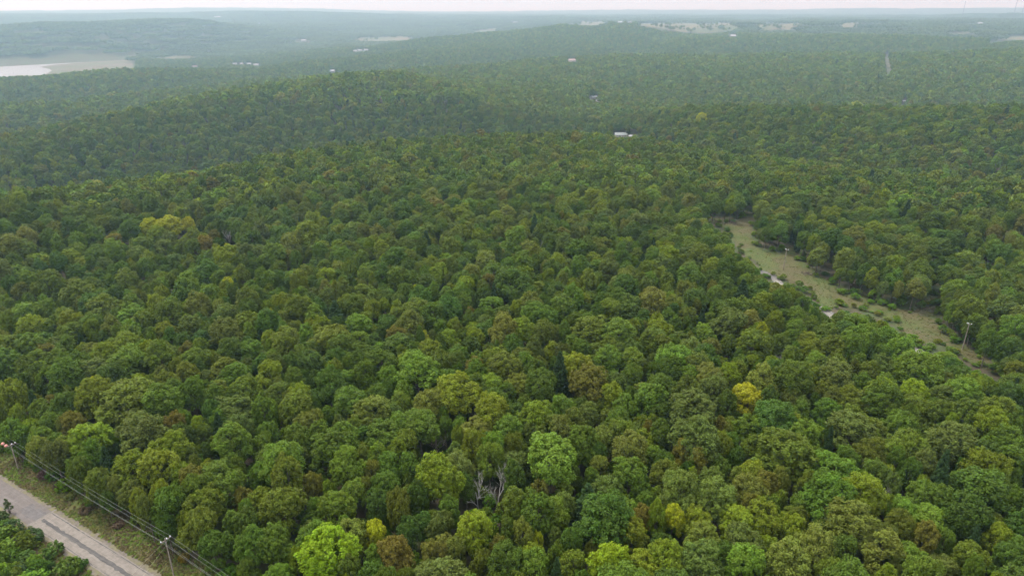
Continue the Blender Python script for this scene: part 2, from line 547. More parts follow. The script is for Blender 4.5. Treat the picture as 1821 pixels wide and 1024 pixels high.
def trunk_mb(seed, C1, zt, r0=0.28, limbs=7, n=6):
    r = np.random.default_rng(seed + 900)
    mb = MB()
    top = np.array([r.uniform(-0.4, 0.4), r.uniform(-0.4, 0.4), zt * 0.8])
    mid = np.array([r.uniform(-0.3, 0.3), r.uniform(-0.3, 0.3), zt * 0.4])
    mb.tube([(0, 0, -1.0), (0, 0, 0.3), mid, top], [r0 * 1.4, r0 * 1.1, r0 * 0.75, r0 * 0.15], n)
    idx = r.permutation(len(C1))[:limbs]
    for i in idx:
        c = C1[i]
        s = mid * r.uniform(0.75, 1.25)
        e = np.array(c)
        if e[2] < s[2]:
            s = s * (e[2] / s[2] * 0.85)
        k = (s + e) / 2 + np.array([0, 0, 0.06 * zt])
        mb.tube([s, k, e], [r0 * 0.5, r0 * 0.3, r0 * 0.08], max(4, n - 1))
    return mb

H0, R0 = 15.0, 5.0                                        # nominal tree: scaled per instance
SHAPES = [('round', 5.0, 2.6), ('round', 5.0, 3.4), ('round', 5.0, 2.2), ('tall', 4.6, 1.6), ('tall', 4.8, 2.4), ('tall', 4.4, 1.4)]
def build_protos(n, n1, n2, nl, size, seed0, limbs, cedar=True):
    out = []
    for i in range(n):
        kind, R, zb = SHAPES[i % len(SHAPES)]
        V, VAR, C1 = crown_points(seed0 + i, R, zb, H0, n1, n2, nl, size, kind)
        out.append((V, VAR, trunk_mb(seed0 + i, C1, H0, limbs=limbs, n=6 if limbs > 3 else 4), kind))
    if cedar:
        for i in range(2):
            V, VAR, C1 = crown_points(seed0 + 50 + i, 2.9, 1.0, 12.0, int(n1 * 1.3), n2, nl, size * 0.85, 'cone')
            out.append((V, VAR, trunk_mb(seed0 + 50 + i, C1, 12.0, r0=0.2, limbs=2, n=4), 'cone'))
    return out

NEAR = build_protos(14, 23, 8, 80, 0.31, 100, 8)
MID = build_protos(10, 14, 6, 15, 0.85, 300, 3)
FAR = build_protos(8, 9, 4, 6, 1.55, 500, 0)
NB, MBN, FB = 14, 10, 8                                   # broadleaf counts, cedars follow

# ------------------------------------------------------------------ colours of the wood (real foliage albedo)
TINTS = {
    'mid green':    ((0.060, 0.098, 0.018), 0.24),
    'deep green':   ((0.042, 0.078, 0.018), 0.13),
    'fresh green':  ((0.084, 0.135, 0.024), 0.15),
    'yellow-green': ((0.114, 0.148, 0.015), 0.12),
    'olive':        ((0.083, 0.106, 0.020), 0.16),
    'grey-green':   ((0.078, 0.102, 0.036), 0.12),
    'blue-green':   ((0.046, 0.088, 0.028), 0.025),
    'russet':       ((0.110, 0.094, 0.026), 0.018),
    'pale olive':   ((0.114, 0.128, 0.038), 0.05),
    'lime':         ((0.122, 0.180, 0.014), 0.0),
    'golden':       ((0.205, 0.222, 0.016), 0.0),
    'cedar':        ((0.036, 0.068, 0.020), 0.0),
}
TN = list(TINTS)
TC = np.array([TINTS[k][0] for k in TN])
TW = np.array([TINTS[k][1] for k in TN]); TW = TW / TW.sum()
def pick_tints(X, Y, r):
    n = len(X)
    base = value_noise(X / 140, Y / 140, 5)
    u = r.uniform(size=n)
    u = np.clip(0.72 * u + 0.28 * base, 0, 0.9999)
    k = np.searchsorted(np.cumsum(TW), (u * 7.31) % 1.0)
    return np.clip(k, 0, len(TN) - 1)
def tint_color(k, r):
    mixk = np.where(TW[k] > 0, 0.22, 0.0)[:, None]
    c = (TC[k] * (1 - mixk) + np.array([0.074, 0.104, 0.021]) * mixk) * np.array([1.30, 1.35, 0.72]) * r.uniform(0.86, 1.16, (len(k), 1)) * r.uniform(0.93, 1.07, (len(k), 3))
    return c

# ------------------------------------------------------------------ what stays open (photo outlines, looked up on the land)
CLEARING = [(1236, 376), (1300, 398), (1326, 378), (1342, 382), (1337, 412), (1343, 440), (1362, 449), (1392, 446), (1402, 428), (1414, 436), (1416, 452), (1438, 472), (1446, 488), (1478, 500), (1490, 518),
            (1530, 528), (1570, 541), (1612, 553), (1640, 548), (1664, 514), (1672, 530), (1660, 556), (1672, 578), (1676, 594), (1714, 614), (1746, 632), (1784, 660), (1768, 664), (1736, 650), (1690, 624), (1668, 608),
            (1652, 622), (1640, 626), (1628, 612), (1604, 594), (1592, 574), (1560, 560), (1520, 548), (1484, 544), (1478, 554), (1462, 550), (1456, 536), (1440, 522), (1404, 502), (1386, 496), (1362, 492), (1346, 466), (1322, 452), (1306, 432), (1292, 410), (1270, 398)]
ROADSIDE = [(-60, 786), (0, 818), (34, 832), (70, 852), (100, 876), (140, 902), (190, 930), (240, 958), (290, 992), (320, 1016), (345, 1044), (390, 1090),
            (240, 1090), (196, 1040), (170, 1018), (128, 990), (80, 955), (52, 932), (20, 912), (0, 902), (-60, 868)]
FIELDS = {
    'hilltop':  [(1024, 41.5), (1044, 39.8), (1078, 39.8), (1084, 43), (1060, 46.5), (1030, 45.5)],
    'plateau':  [(1130, 43), (1200, 42), (1250, 43), (1306, 42), (1318, 50), (1300, 56), (1250, 60), (1216, 58), (1180, 53), (1150, 48)],
    'east':     [(1352, 42), (1384, 42.5), (1386, 53), (1358, 55), (1340, 50)],
    'strip':    [(1392, 43), (1428, 42), (1420, 46), (1404, 54), (1390, 52)],
    'square':   [(1492, 42.2), (1520, 41.5), (1536, 41.5), (1530, 48), (1498, 50)],
    'patch':    [(1552, 42), (1566, 42), (1566, 47), (1556, 47)],
    'dry':      [(1698, 57.5), (1728, 56.5), (1732, 60), (1706, 61.5)],
    'slope':    [(1756, 76), (1772, 69), (1800, 66), (1860, 65.5), (1860, 71), (1810, 71.5), (1778, 74)],
    'valley':   [(622, 72), (650, 67.5), (700, 66.2), (740, 67), (720, 72), (690, 74.5), (640, 74)],
    'gap':      [(836, 55.5), (870, 52.5), (892, 51.5), (880, 55), (850, 57)],
    'bottom':   [(268, 103.6), (300, 101.6), (340, 100.8), (366, 101.4), (352, 103), (310, 104.4), (280, 105)],
}
CUTS = [[(1575, 97), (1579, 97), (1580, 106), (1583, 115), (1584, 126), (1580, 134), (1577, 132), (1577, 118), (1574, 108)], [(1738, 174), (1740, 174), (1742, 186), (1739, 186)]]
LAKE_VIEW = [(-200, 106), (0, 104), (60, 101), (120, 99), (180, 97), (232, 95), (236, 103), (205, 112), (160, 120), (128, 124), (100, 130), (66, 133), (0, 135), (-200, 137)]
KEEP = [(CUTS[0], 2300.0), (CUTS[1], 1500.0), (CLEARING, 520.0), (ROADSIDE, 260.0), (LAKE_VIEW, 3600.0)] + [(p, 7000.0) for p in FIELDS.values()]
# small buildings: (px, py of the wall foot, width m, depth m, wall height, turn, roof material, wall material, label)
HOUSES = []

# ------------------------------------------------------------------ the ground sheet
def polar_ground():
    az = np.concatenate([np.linspace(-math.pi, -0.95, 40, endpoint=False), np.linspace(-0.95, 0.95, 520), np.linspace(0.95, math.pi, 40)[1:-1]])
    Ds = np.concatenate([[0.0], np.geomspace(20, 16000, 420)])
    A, Dg = np.meshgrid(az, Ds)
    X, Y = Dg * np.sin(A), Dg * np.cos(A)
    Z = terrain(X, Y)
    na, nd = len(az), len(Ds)
    i = np.arange(nd - 1)[:, None] * na
    j = np.arange(na)[None, :]
    jn = (j + 1) % na
    F = np.stack([i + j, i + jn, i + na + jn, i + na + j], -1).reshape(-1, 4)
    V = np.stack([X, Y, Z], -1).reshape(-1, 3)
    me = bpy.data.meshes.new('ground')
    me.vertices.add(len(V)); me.loops.add(F.size); me.polygons.add(len(F))
    me.vertices.foreach_set('co', V.astype(np.float32).ravel())
    me.loops.foreach_set('vertex_index', F[:, ::-1].astype(np.int32).ravel())
    me.polygons.foreach_set('loop_start', np.arange(len(F), dtype=np.int32) * 4)
    me.materials.append(M_FLOOR)
    me.update(calc_edges=True); me.validate()
    me.polygons.foreach_set('use_smooth', np.ones(len(me.polygons), bool))
    o = bpy.data.objects.new('ground', me)
    col.objects.link(o)
    return tag(o, kind='structure')
polar_ground()

def sheet(name, poly, mat, lift, step, dmin=60.0, z=None):
    """a sheet lying on the land inside a photo outline"""
    P = np.array(poly, float)
    nx = max(4, int((P[:, 0].max() - P[:, 0].min()) / step) + 2)
    ny = max(4, int((P[:, 1].max() - P[:, 1].min()) / (step * 0.5)) + 2)
    gx = np.linspace(P[:, 0].min(), P[:, 0].max(), nx)
    gy = np.linspace(P[:, 1].min(), P[:, 1].max(), ny)
    GX, GY = np.meshgrid(gx, gy)
    ins = in_poly((GX[:-1, :-1] + GX[1:, 1:]) / 2, (GY[:-1, :-1] + GY[1:, 1:]) / 2, poly)
    if z is None:
        W = hit(GX.ravel(), GY.ravel(), 0.0, dmin, n=500)
        W[:, 2] += lift
    else:
        x, y, dz = ray(GX.ravel(), GY.ravel())
        t = (z - CAM_H) / dz
        W = np.stack([x * t, y * t, np.full(t.shape, z)], -1)
    idx = np.arange(nx * ny).reshape(ny, nx)
    F = []
    W2 = W.reshape(ny, nx, 3)
    for r in range(ny - 1):
        for c in range(nx - 1):
            if ins[r, c]:
                q = W2[[r, r, r + 1, r + 1], [c, c + 1, c + 1, c]]
                D = np.hypot(q[:, 0], q[:, 1])
                if D.max() < D.min() * 1.25:
                    F.append((idx[r, c], idx[r + 1, c], idx[r + 1, c + 1], idx[r, c + 1]))
    used = sorted({i for f in F for i in f})
    mp = {u: k for k, u in enumerate(used)}
    o = mesh_obj(name, W[used], [[mp[i] for i in f] for f in F], mat, smooth=True)
    return o

tag(sheet('clearing_grass', CLEARING, M_CLEAR, 0.10, 6.0), kind='structure')
for key, poly in FIELDS.items():
    o = tag(sheet('pasture_field', poly, M_PASTURE, 1.2, 3.0, dmin=900.0), kind='structure')

for poly in CUTS:
    tag(sheet('power_line_cut_path', poly, M_CUT, 0.5, 2.0, dmin=850.0), kind='structure')

# lake water with a mud flat and the rocky bank behind it
def water_material():
    m, n, l = new_mat('lake_water')
    out = n.new("ShaderNodeOutputMaterial")
    b = n.new("ShaderNodeBsdfPrincipled")
    b.inputs['Base Color'].default_value = (0.13, 0.13, 0.125, 1)
    b.inputs['Roughness'].default_value = 0.4
    b.inputs['Specular IOR Level'].default_value = 0.5
    tc = n.new("ShaderNodeTexCoord")
    nz = n.new("ShaderNodeTexNoise")
    nz.inputs['Scale'].default_value = 0.12
    nz.inputs['Detail'].default_value = 3
    bp = n.new("ShaderNodeBump")
    bp.inputs['Strength'].default_value = 0.25
    bp.inputs['Distance'].default_value = 0.25
    l.new(tc.outputs['Object'], nz.inputs['Vector'])
    l.new(nz.outputs[0], bp.inputs['Height'])
    l.new(bp.outputs[0], b.inputs['Normal'])
    l.new(b.outputs[0], out.inputs[0])
    return m
def flat_px(poly, z):
    out = []
    for px, py in poly:
        x, y, dz = ray(px, py)
        t = (z - CAM_H) / float(dz)
        out.append((float(x) * t, float(y) * t, z))
    return out
lake = flat_px([(-340, 112), (-100, 109), (0, 107), (60, 104), (120, 101.5), (180, 99), (232, 96), (244, 104), (244, 118), (236, 140), (0, 148), (-340, 152)], LAKE_Z)
tag(mesh_obj('lake_water', lake, [tuple(range(len(lake)))[::-1]], water_material()), kind='structure')
mud = flat_px([(88, 123), (70, 119.5), (98, 115.2), (160, 110.5), (212, 105), (228, 103.5), (238, 105), (240, 128), (150, 138), (100, 139), (76, 133.5), (86, 130), (92, 126)], LAKE_Z + 0.4)
tag(mesh_obj('mud_flat', mud, [tuple(range(len(mud)))[::-1]], M_MUD), kind='structure')
# rocky bank along the far shore
bank_line = flat_px([(-330, 112), (-100, 109), (0, 107.2), (40, 105.2), (90, 103), (140, 101), (190, 98.8), (236, 96.2)], LAKE_Z)
bl = np.array(bank_line)
ts = np.linspace(0, len(bl) - 1, 150)
bx = np.stack([np.interp(ts, np.arange(len(bl)), bl[:, k]) for k in range(3)], 1)
V, F = [], []
for i, p in enumerate(bx):
    d = p[:2] / np.linalg.norm(p[:2])
    rise = 9 + 9 * value_noise(np.array(i / 6.0), np.array(0.5), 3) + rng.uniform(-3, 3)
    for k, (off, up) in enumerate(((-6, -1.5), (0, 1.5 + rng.uniform(0, 2)), (18, rise * 0.5 + rng.uniform(-1.5, 2)), (42, rise + rng.uniform(-2, 2)), (75, rise + 5), (110, 4))):
        V.append((p[0] + d[0] * off, p[1] + d[1] * off, LAKE_Z + up))
for i in range(len(bx) - 1):
    for k in range(5):
        a = i * 6 + k
        F.append((a, a + 6, a + 7, a + 1))
tag(mesh_obj('rocky_shore', V, F, M_BANKROCK), kind='structure')
BANK = bx

# ------------------------------------------------------------------ the paved road in the corner
def gpt(px, py, z=0.0):
    x, y, dz = ray(px, py)
    t = (z - CAM_H) / float(dz)
    return np.array([float(x) * t, float(y) * t, z])
R_EDGE = [gpt(*p) for p in [(-80, 815), (0, 853), (80, 900), (128, 926), (178, 960), (264, 1024), (330, 1075)]]
L_EDGE = [gpt(*p) for p in [(-80, 858), (0, 898), (55, 931), (84, 954), (134, 990), (182, 1026), (245, 1078)]]
def resample(pts, n):
    pts = np.array(pts)
    s = np.concatenate([[0], np.cumsum(np.linalg.norm(np.diff(pts, axis=0), axis=1))])
    q = np.linspace(0, s[-1], n)
    return np.stack([np.interp(q, s, pts[:, k]) for k in range(3)], 1)
_mid = (resample(R_EDGE, 60) + resample(L_EDGE, 60)) / 2
_A, _B = _mid[0], _mid[-1]
RDIR = (_B - _A) / np.linalg.norm(_B - _A)                # along the road, towards the camera side
RNOR = np.array([-RDIR[1], RDIR[0], 0.0])                 # to the road's left seen along RDIR
def side(P):                                              # signed offset from the axis line
    return (np.asarray(P)[..., 0] - _A[0]) * RNOR[0] + (np.asarray(P)[..., 1] - _A[1]) * RNOR[1]
_w = np.abs(np.mean(side(np.array(R_EDGE)[1:-1])) - np.mean(side(np.array(L_EDGE)[1:-1])))
ROAD_C = (np.mean(side(np.array(R_EDGE)[1:-1])) + np.mean(side(np.array(L_EDGE)[1:-1]))) / 2
print("road width", _w)
def road_pt(s, o, z):
    p = _A + RDIR * s + RNOR * (ROAD_C + o)
    return (p[0], p[1], z)
def along(P):
    return float((np.asarray(P)[:2] - _A[:2]) @ RDIR[:2])
S0, S1 = along(_A) - 120, along(_B) + 90
seam = along((gpt(55, 931) + gpt(91, 912)) / 2)
HW = _w / 2
def road_material(name, base1, base2, streak, streak2, streak_amt):
    """worn asphalt: fine aggregate, streaks running along the lane (x = along, y = across in object space)"""
    m, n, l = new_mat(name)
    out = n.new("ShaderNodeOutputMaterial")
    b = n.new("ShaderNodeBsdfPrincipled")
    tc = n.new("ShaderNodeTexCoord")
    mp = n.new("ShaderNodeMapping")
    mp.inputs['Scale'].default_value = (0.05, 1.5, 1.0)
    n1 = n.new("ShaderNodeTexNoise"); n1.inputs['Scale'].default_value = 1.0; n1.inputs['Detail'].default_value = 7; n1.inputs['Roughness'].default_value = 0.7
    n2 = n.new("ShaderNodeTexNoise"); n2.inputs['Scale'].default_value = 0.8; n2.inputs['Detail'].default_value = 8; n2.inputs['Roughness'].default_value = 0.7
    r1 = n.new("ShaderNodeValToRGB"); r1.color_ramp.elements[0].color = (*base1, 1); r1.color_ramp.elements[1].color = (*base2, 1)
    r1.color_ramp.elements[0].position = 0.35; r1.color_ramp.elements[1].position = 0.65
    r2 = n.new("ShaderNodeValToRGB"); r2.color_ramp.elements[0].position = 0.5; r2.color_ramp.elements[1].position = 0.72
    mx = n.new("ShaderNodeMix"); mx.data_type = 'RGBA'; mx.inputs[7].default_value = (*streak, 1)
    mul = n.new("ShaderNodeMath"); mul.operation = 'MULTIPLY'; mul.inputs[1].default_value = streak_amt
    l.new(tc.outputs['Object'], mp.inputs[0]); l.new(mp.outputs[0], n1.inputs['Vector'])
    l.new(tc.outputs['Object'], n2.inputs['Vector'])
    l.new(n2.outputs[0], r1.inputs[0]); l.new(n1.outputs[0], r2.inputs[0]); l.new(r2.outputs[0], mul.inputs[0])
    l.new(mul.outputs[0], mx.inputs[0]); l.new(r1.outputs[0], mx.inputs[6]); l.new(mx.outputs[2], b.inputs['Base Color'])
    b.inputs['Roughness'].default_value = 0.9
    b.inputs['Specular IOR Level'].default_value = 0.15
    l.new(b.outputs[0], out.inputs[0])
    return m
M_ROAD = road_material('worn_pale_asphalt', (0.135, 0.118, 0.098), (0.20, 0.178, 0.15), (0.08, 0.072, 0.063), None, 0.55)
M_ROADOLD = road_material('grey_brown_asphalt', (0.095, 0.082, 0.072), (0.135, 0.118, 0.105), (0.18, 0.165, 0.145), None, 0.5)
M_TAR = road_material('dark_patch', (0.055, 0.052, 0.049), (0.092, 0.087, 0.08), (0.14, 0.128, 0.11), None, 0.7)
M_PATCH = road_material('grey_patch', (0.085, 0.078, 0.073), (0.125, 0.115, 0.108), (0.165, 0.15, 0.138), None, 0.6)
M_SHOULDER = surface('gravel_shoulder', (0.09, 0.076, 0.058), (0.15, 0.13, 0.105), 1.2, c3=(0.13, 0.12, 0.06), scale3=0.3)
rz_road = math.atan2(RDIR[1], RDIR[0])
def strip(name, s0, s1, o0, o1, z, mat, wob=0.0, n=70):
    """a long sheet in the road's own axes so its streaks run along it"""
    ss = np.linspace(s0, s1, n)
    V, F = [], []
    for i, s in enumerate(ss):
        a, b = o0 + rng.normal(0, wob), o1 + rng.normal(0, wob)
        for k in range(4):
            V.append((s, a + (b - a) * k / 3, 0.0))
    for i in range(n - 1):
        for k in range(3):
            F.append((i * 4 + k, i * 4 + 4 + k, i * 4 + 5 + k, i * 4 + 1 + k))
    o = mesh_obj(name, V, F, mat)
    o.location = road_pt(0, 0, z)
    o.rotation_euler = (0, 0, rz_road)
    return tag(o, kind='structure')
RIGHT_SIGN = 1.0 if np.mean(side(np.array(R_EDGE))) > np.mean(side(np.array(L_EDGE))) else -1.0
strip('road_shoulder', S0, S1, -HW - 1.1, HW + 1.4, 0.05, M_SHOULDER, 0.18, 160)
strip('road', seam, S1, -HW, HW, 0.10, M_ROAD, 0.05, 120)
strip('road', S0, seam - 0.15, -HW, HW, 0.096, M_ROADOLD, 0.05)
strip('road_patch', seam + 0.8, S1, -HW * 0.20, HW * 0.13, 0.106, M_TAR, 0.10, 140)
strip('road_patch', seam + 0.4, S1, RIGHT_SIGN * HW * 0.82, RIGHT_SIGN * HW * 0.88, 0.107, M_TAR, 0.05, 140)
strip('road_patch', seam + 5.0, S1, -RIGHT_SIGN * HW * 0.90, -RIGHT_SIGN * HW * 0.85, 0.107, M_TAR, 0.05, 140)
strip('road_patch', seam - 8, seam - 0.3, -HW * 0.5, HW * 0.6, 0.102, M_PATCH, 0.45, 22)
strip('bridge_joint', seam - 0.3, seam + 0.25, -HW - 0.6, HW + 0.9, 0.114, surface('pale_concrete', (0.12, 0.108, 0.09), (0.17, 0.155, 0.135), 1.5), 0.03, 4)
# verge between road and wood, and the roadside bank on the near side
VERGE_W = 8.0
strip('verge_grass', S0, S1, *(sorted((RIGHT_SIGN * (HW + 0.9), RIGHT_SIGN * (HW + VERGE_W)))), 0.03, M_VERGE, 0.4, 120)
strip('verge_grass', S0, S1, *(sorted((-RIGHT_SIGN * (HW + 0.7), -RIGHT_SIGN * (HW + 7)))), 0.026, M_VERGE, 0.4, 120)

# gravel lane beside the clearing
def ribbon(name, px_pts, width, lift, mat, dmin=60.0):
    pts = np.array([hit1(x, y, 0.0, dmin) for x, y in px_pts])
    pts = resample(pts, 60)
    V, F = [], []
    for i, p in enumerate(pts):
        d = pts[min(i + 1, 59)] - pts[max(i - 1, 0)]
        nrm = np.array([-d[1], d[0]]) / (np.hypot(d[0], d[1]) + 1e-9)
        for k in range(4):
            o = (k / 3 - 0.5) * width + rng.normal(0, 0.1)
            x, y = p[0] + nrm[0] * o, p[1] + nrm[1] * o
            V.append((x, y, float(terrain(x, y)) + lift))
    for i in range(59):
        for k in range(3):
            F.append((i * 4 + k, i * 4 + 4 + k, i * 4 + 5 + k, i * 4 + 1 + k))
    return mesh_obj(name, V, F, mat)
tag(ribbon('gravel_lane', [(1262, 424), (1312, 468), (1350, 482), (1374, 491), (1408, 532), (1466, 550), (1530, 604), (1634, 623), (1690, 674), (1790, 730)], 4.2, 0.16, M_GRAVEL), kind='structure')

# ------------------------------------------------------------------ dead wood
def dead_tree_mb(seed, h, spread, depth=5, r0=0.22):
    r = np.random.default_rng(seed)
    mb = MB()
    def grow(p, d, L, rad, lev):
        pts, rr = [p], [rad]
        n = 3
        for i in range(n):
            d = d + r.normal(scale=0.16, size=3) + np.array([0, 0, 0.05])
            d /= np.linalg.norm(d)
            p = p + d * L / n
            pts.append(p); rr.append(rad * (1 - 0.6 * (i + 1) / n))
        mb.tube(pts, rr, 5 if lev < 2 else 4)
        if lev < depth:
            for k in range(int(r.integers(3, 5))):
                t = r.uniform(0.35, 1.0)
                q = np.array(pts[min(int(t * n), n)])
                a = r.normal(size=3); a[2] = abs(a[2]) * 0.5
                nd = d * (1 - spread) + a / np.linalg.norm(a) * spread
                grow(q, nd / np.linalg.norm(nd), L * r.uniform(0.5, 0.72), max(rad * 0.52, 0.014), lev + 1)
    grow(np.array([0, 0, -0.5]), np.array([0.05, 0.0, 1.0]), h * 0.52, r0, 0)
    return mb

# (px, py of the middle of the bare crown, height, spread, radius, material, label)
DEAD = [
    (852, 850, 17.5, 0.36, 0.22, M_DEAD, "bleached bare tree, left of the pair standing among green crowns near the bottom"),
    (886, 848, 18.5, 0.30, 0.26, M_DEAD, "bleached twiggy snag, right of the bare pair beside the russet-topped crown"),
    (1536, 862, 21.0, 0.62, 0.26, M_DEAD, "white forked dead branches sticking out above a yellow-green crown"),
    (776, 764, 14.5, 0.60, 0.16, M_TWIG, "thin bare branching tree in the dark gap above the bright yellow-green crown"),
    (1390, 622, 14.0, 0.45, 0.16, M_DEAD, "grey bare tree left of the clearing's lower gravel patch"),
    (406, 415, 15.0, 0.40, 0.2, M_DEAD, "slim pale dead tree right of the golden grove on the slope"),
    (1325, 696, 13.0, 0.6, 0.14, M_TWIG, "bare grey twigs leaning beside the single golden crown"),
    (523, 598, 14.0, 0.5, 0.2, M_TWIG, "greyish brown leafless crown on the slope above the wood's dark middle"),
    (1744, 708, 13.0, 0.6, 0.16, M_DEAD, "small pale snag in the wood below the clearing's end"),
]
dead_pos = []
for i, (px, py, h, sp, r0, mt, lab) in enumerate(DEAD):
    p = hit1(px, py, h * 0.62)
    dead_pos.append(p)
    root = empty('dead_tree', (p[0], p[1], p[2]), rz=i * 1.3)
    tag(root, lab, 'dead tree', 'bare dead trees in the wood')
    mb = dead_tree_mb(40 + i, h, sp, 4, r0 * 0.8)
    nt = 3 * 5 + 2
    nv = 4 * 5
    trunk = MB(); trunk.v = mb.v[:nv]; trunk.f = mb.f[:nt]
    br = MB(); br.v = mb.v[nv:]; br.f = [tuple(k - nv for k in f) for f in mb.f[nt:]]
    trunk.build('trunk', mt, root)
    br.build('branches', mt, root)
dead_pos = np.array(dead_pos)
for q, (x0, y0, x1, y1) in ((0, (832, 822, 872, 892)), (1, (872, 818, 906, 892)), (2, (1508, 852, 1560, 872)), (3, (752, 735, 800, 790)), (4, (1376, 606, 1404, 638)), (5, (400, 400, 412, 432))):
    KEEP.append(([(x0, y0), (x1, y0), (x1, y1), (x0, y1)], float(np.hypot(dead_pos[q][0], dead_pos[q][1])) - 1.0))

# ------------------------------------------------------------------ living trees: those one can pick out in the photo (px, py, crown width px, colour)
Y_, G_, F_, O_, D_, R_, A_, B_, P_, L_, Z_ = 'yellow-green', 'mid green', 'fresh green', 'olive', 'deep green', 'russet', 'grey-green', 'blue-green', 'pale olive', 'lime', 'golden'
HERO = [
    (285, 835, 78, Y_), (345, 862, 62, R_), (397, 868, 88, G_), (508, 828, 92, F_), (586, 812, 95, G_), (558, 865, 44, R_), (432, 896, 46, R_), (505, 908, 100, O_), (631, 880, 60, F_), (600, 908, 75, O_), (680, 902, 64, B_),
    (580, 988, 108, L_), (667, 952, 52, Z_), (396, 990, 80, G_), (495, 972, 70, G_), (442, 938, 66, D_), (333, 932, 48, Y_), (784, 852, 104, Y_), (978, 822, 114, F_), (842, 796, 60, Y_), (913, 908, 80, O_), (958, 880, 48, R_),
    (992, 920, 66, F_), (842, 948, 84, Y_), (784, 938, 58, A_), (726, 946, 50, B_), (705, 992, 72, R_), (774, 992, 62, R_), (890, 984, 44, R_), (857, 1004, 50, O_), (948, 1008, 60, F_), (956, 968, 26, Z_), (1085, 1006, 78, L_),
    (1015, 1012, 58, O_), (1072, 926, 104, D_), (1212, 812, 52, R_), (1238, 828, 50, R_), (1405, 812, 128, O_), (1178, 826, 48, D_), (1120, 852, 78, F_), (1212, 878, 84, A_), (1275, 892, 78, A_), (1333, 908, 48, R_), (1140, 922, 44, R_),
    (1197, 926, 50, Z_), (1370, 906, 38, F_), (1187, 998, 80, Y_), (1245, 1006, 84, A_), (1320, 972, 84, A_), (1407, 944, 50, Y_), (1395, 1004, 96, P_), (1515, 944, 100, P_), (1448, 980, 80, P_), (1570, 990, 96, P_), (1530, 882, 84, Y_),
    (1620, 806, 80, O_), (1684, 790, 80, A_), (1745, 872, 100, D_), (1710, 920, 84, D_), (1772, 958, 58, Y_), (1725, 998, 70, O_), (1650, 890, 70, G_), (1795, 830, 70, G_), (1800, 1000, 70, D_), (1640, 960, 60, R_),
    (163, 785, 74, Y_), (228, 720, 112, O_), (254, 778, 88, A_), (306, 804, 76, Y_), (130, 758, 50, R_), (170, 697, 40, Z_), (122, 727, 56, G_), (70, 737, 46, O_), (60, 622, 52, F_), (228, 650, 68, F_), (307, 706, 52, F_), (276, 686, 34, F_),
    (428, 693, 20, Z_), (376, 736, 40, B_), (420, 768, 64, A_), (355, 762, 34, L_), (531, 727, 84, O_), (622, 722, 76, G_), (670, 712, 46, G_), (716, 706, 46, F_), (762, 727, 62, P_), (815, 706, 92, Y_), (742, 670, 92, F_), (556, 650, 56, B_),
    (495, 706, 50, A_), (844, 656, 42, R_), (480, 666, 58, Y_), (607, 788, 84, G_), (1331, 712, 62, Z_), (1103, 600, 66, F_), (1197, 645, 64, F_), (1108, 728, 46, F_), (953, 747, 66, Y_), (1020, 757, 56, O_), (1225, 735, 92, A_), (1236, 780, 96, A_),
    (1120, 800, 76, P_), (1265, 700, 60, A_), (1085, 648, 60, F_), (1380, 750, 76, B_), (1513, 768, 84, A_), (1570, 704, 56, Y_), (1622, 706, 56, L_), (1665, 742, 52, G_), (1598, 760, 70, G_), (1770, 738, 60, O_), (1730, 692, 58, Y_), (1405, 640, 42, F_),
    (1352, 594, 32, Z_), (1180, 700, 56, G_), (900, 660, 60, O_), (880, 720, 60, G_), (960, 690, 66, G_), (40, 690, 44, D_),
]
HERO_FAR = [(300, 404, 62, Z_), (268, 408, 38, Z_), (335, 402, 32, Z_), (282, 422, 36, Y_), (375, 412, 22, Y_), (404, 448, 14, Z_), (404, 512, 30, Z_), (316, 450, 20, Y_), (385, 448, 22, Y_), (484, 565, 14, Z_), (738, 522, 16, Z_), (175, 334, 26, Z_), (222, 340, 20, Y_),
            (342, 318, 24, Z_), (376, 312, 18, Y_), (755, 608, 22, Z_), (1100, 438, 26, L_), (360, 535, 22, L_), (1352, 592, 30, Y_), (1247, 212, 22, Z_), (1523, 191, 22, Z_), (1472, 192, 20, Y_), (693, 262, 20, Y_)]

cand = []                                                  # x, y, z, R, h, tint index, hero rank, proto pick
def add_hero(px, py, wpx, cname, rank, near=True):
    h = 15.0
    for _ in range(3):
        p = hit1(px, py, h * 0.60)
        _, _, d = project(np.array([p[0], p[1], p[2] + h * 0.6]))
        R = wpx * float(d) / FPX / 2 * 0.97
        h = float(np.clip(9.0 + R * 1.5, 8.0, 20))
    cand.append((p[0], p[1], p[2], R, h, TN.index(cname), rank))
for i, t in enumerate(HERO):
    add_hero(*t, i)
n_hero = len(cand)
for i, t in enumerate(HERO_FAR):
    add_hero(*t, 1000 + i)

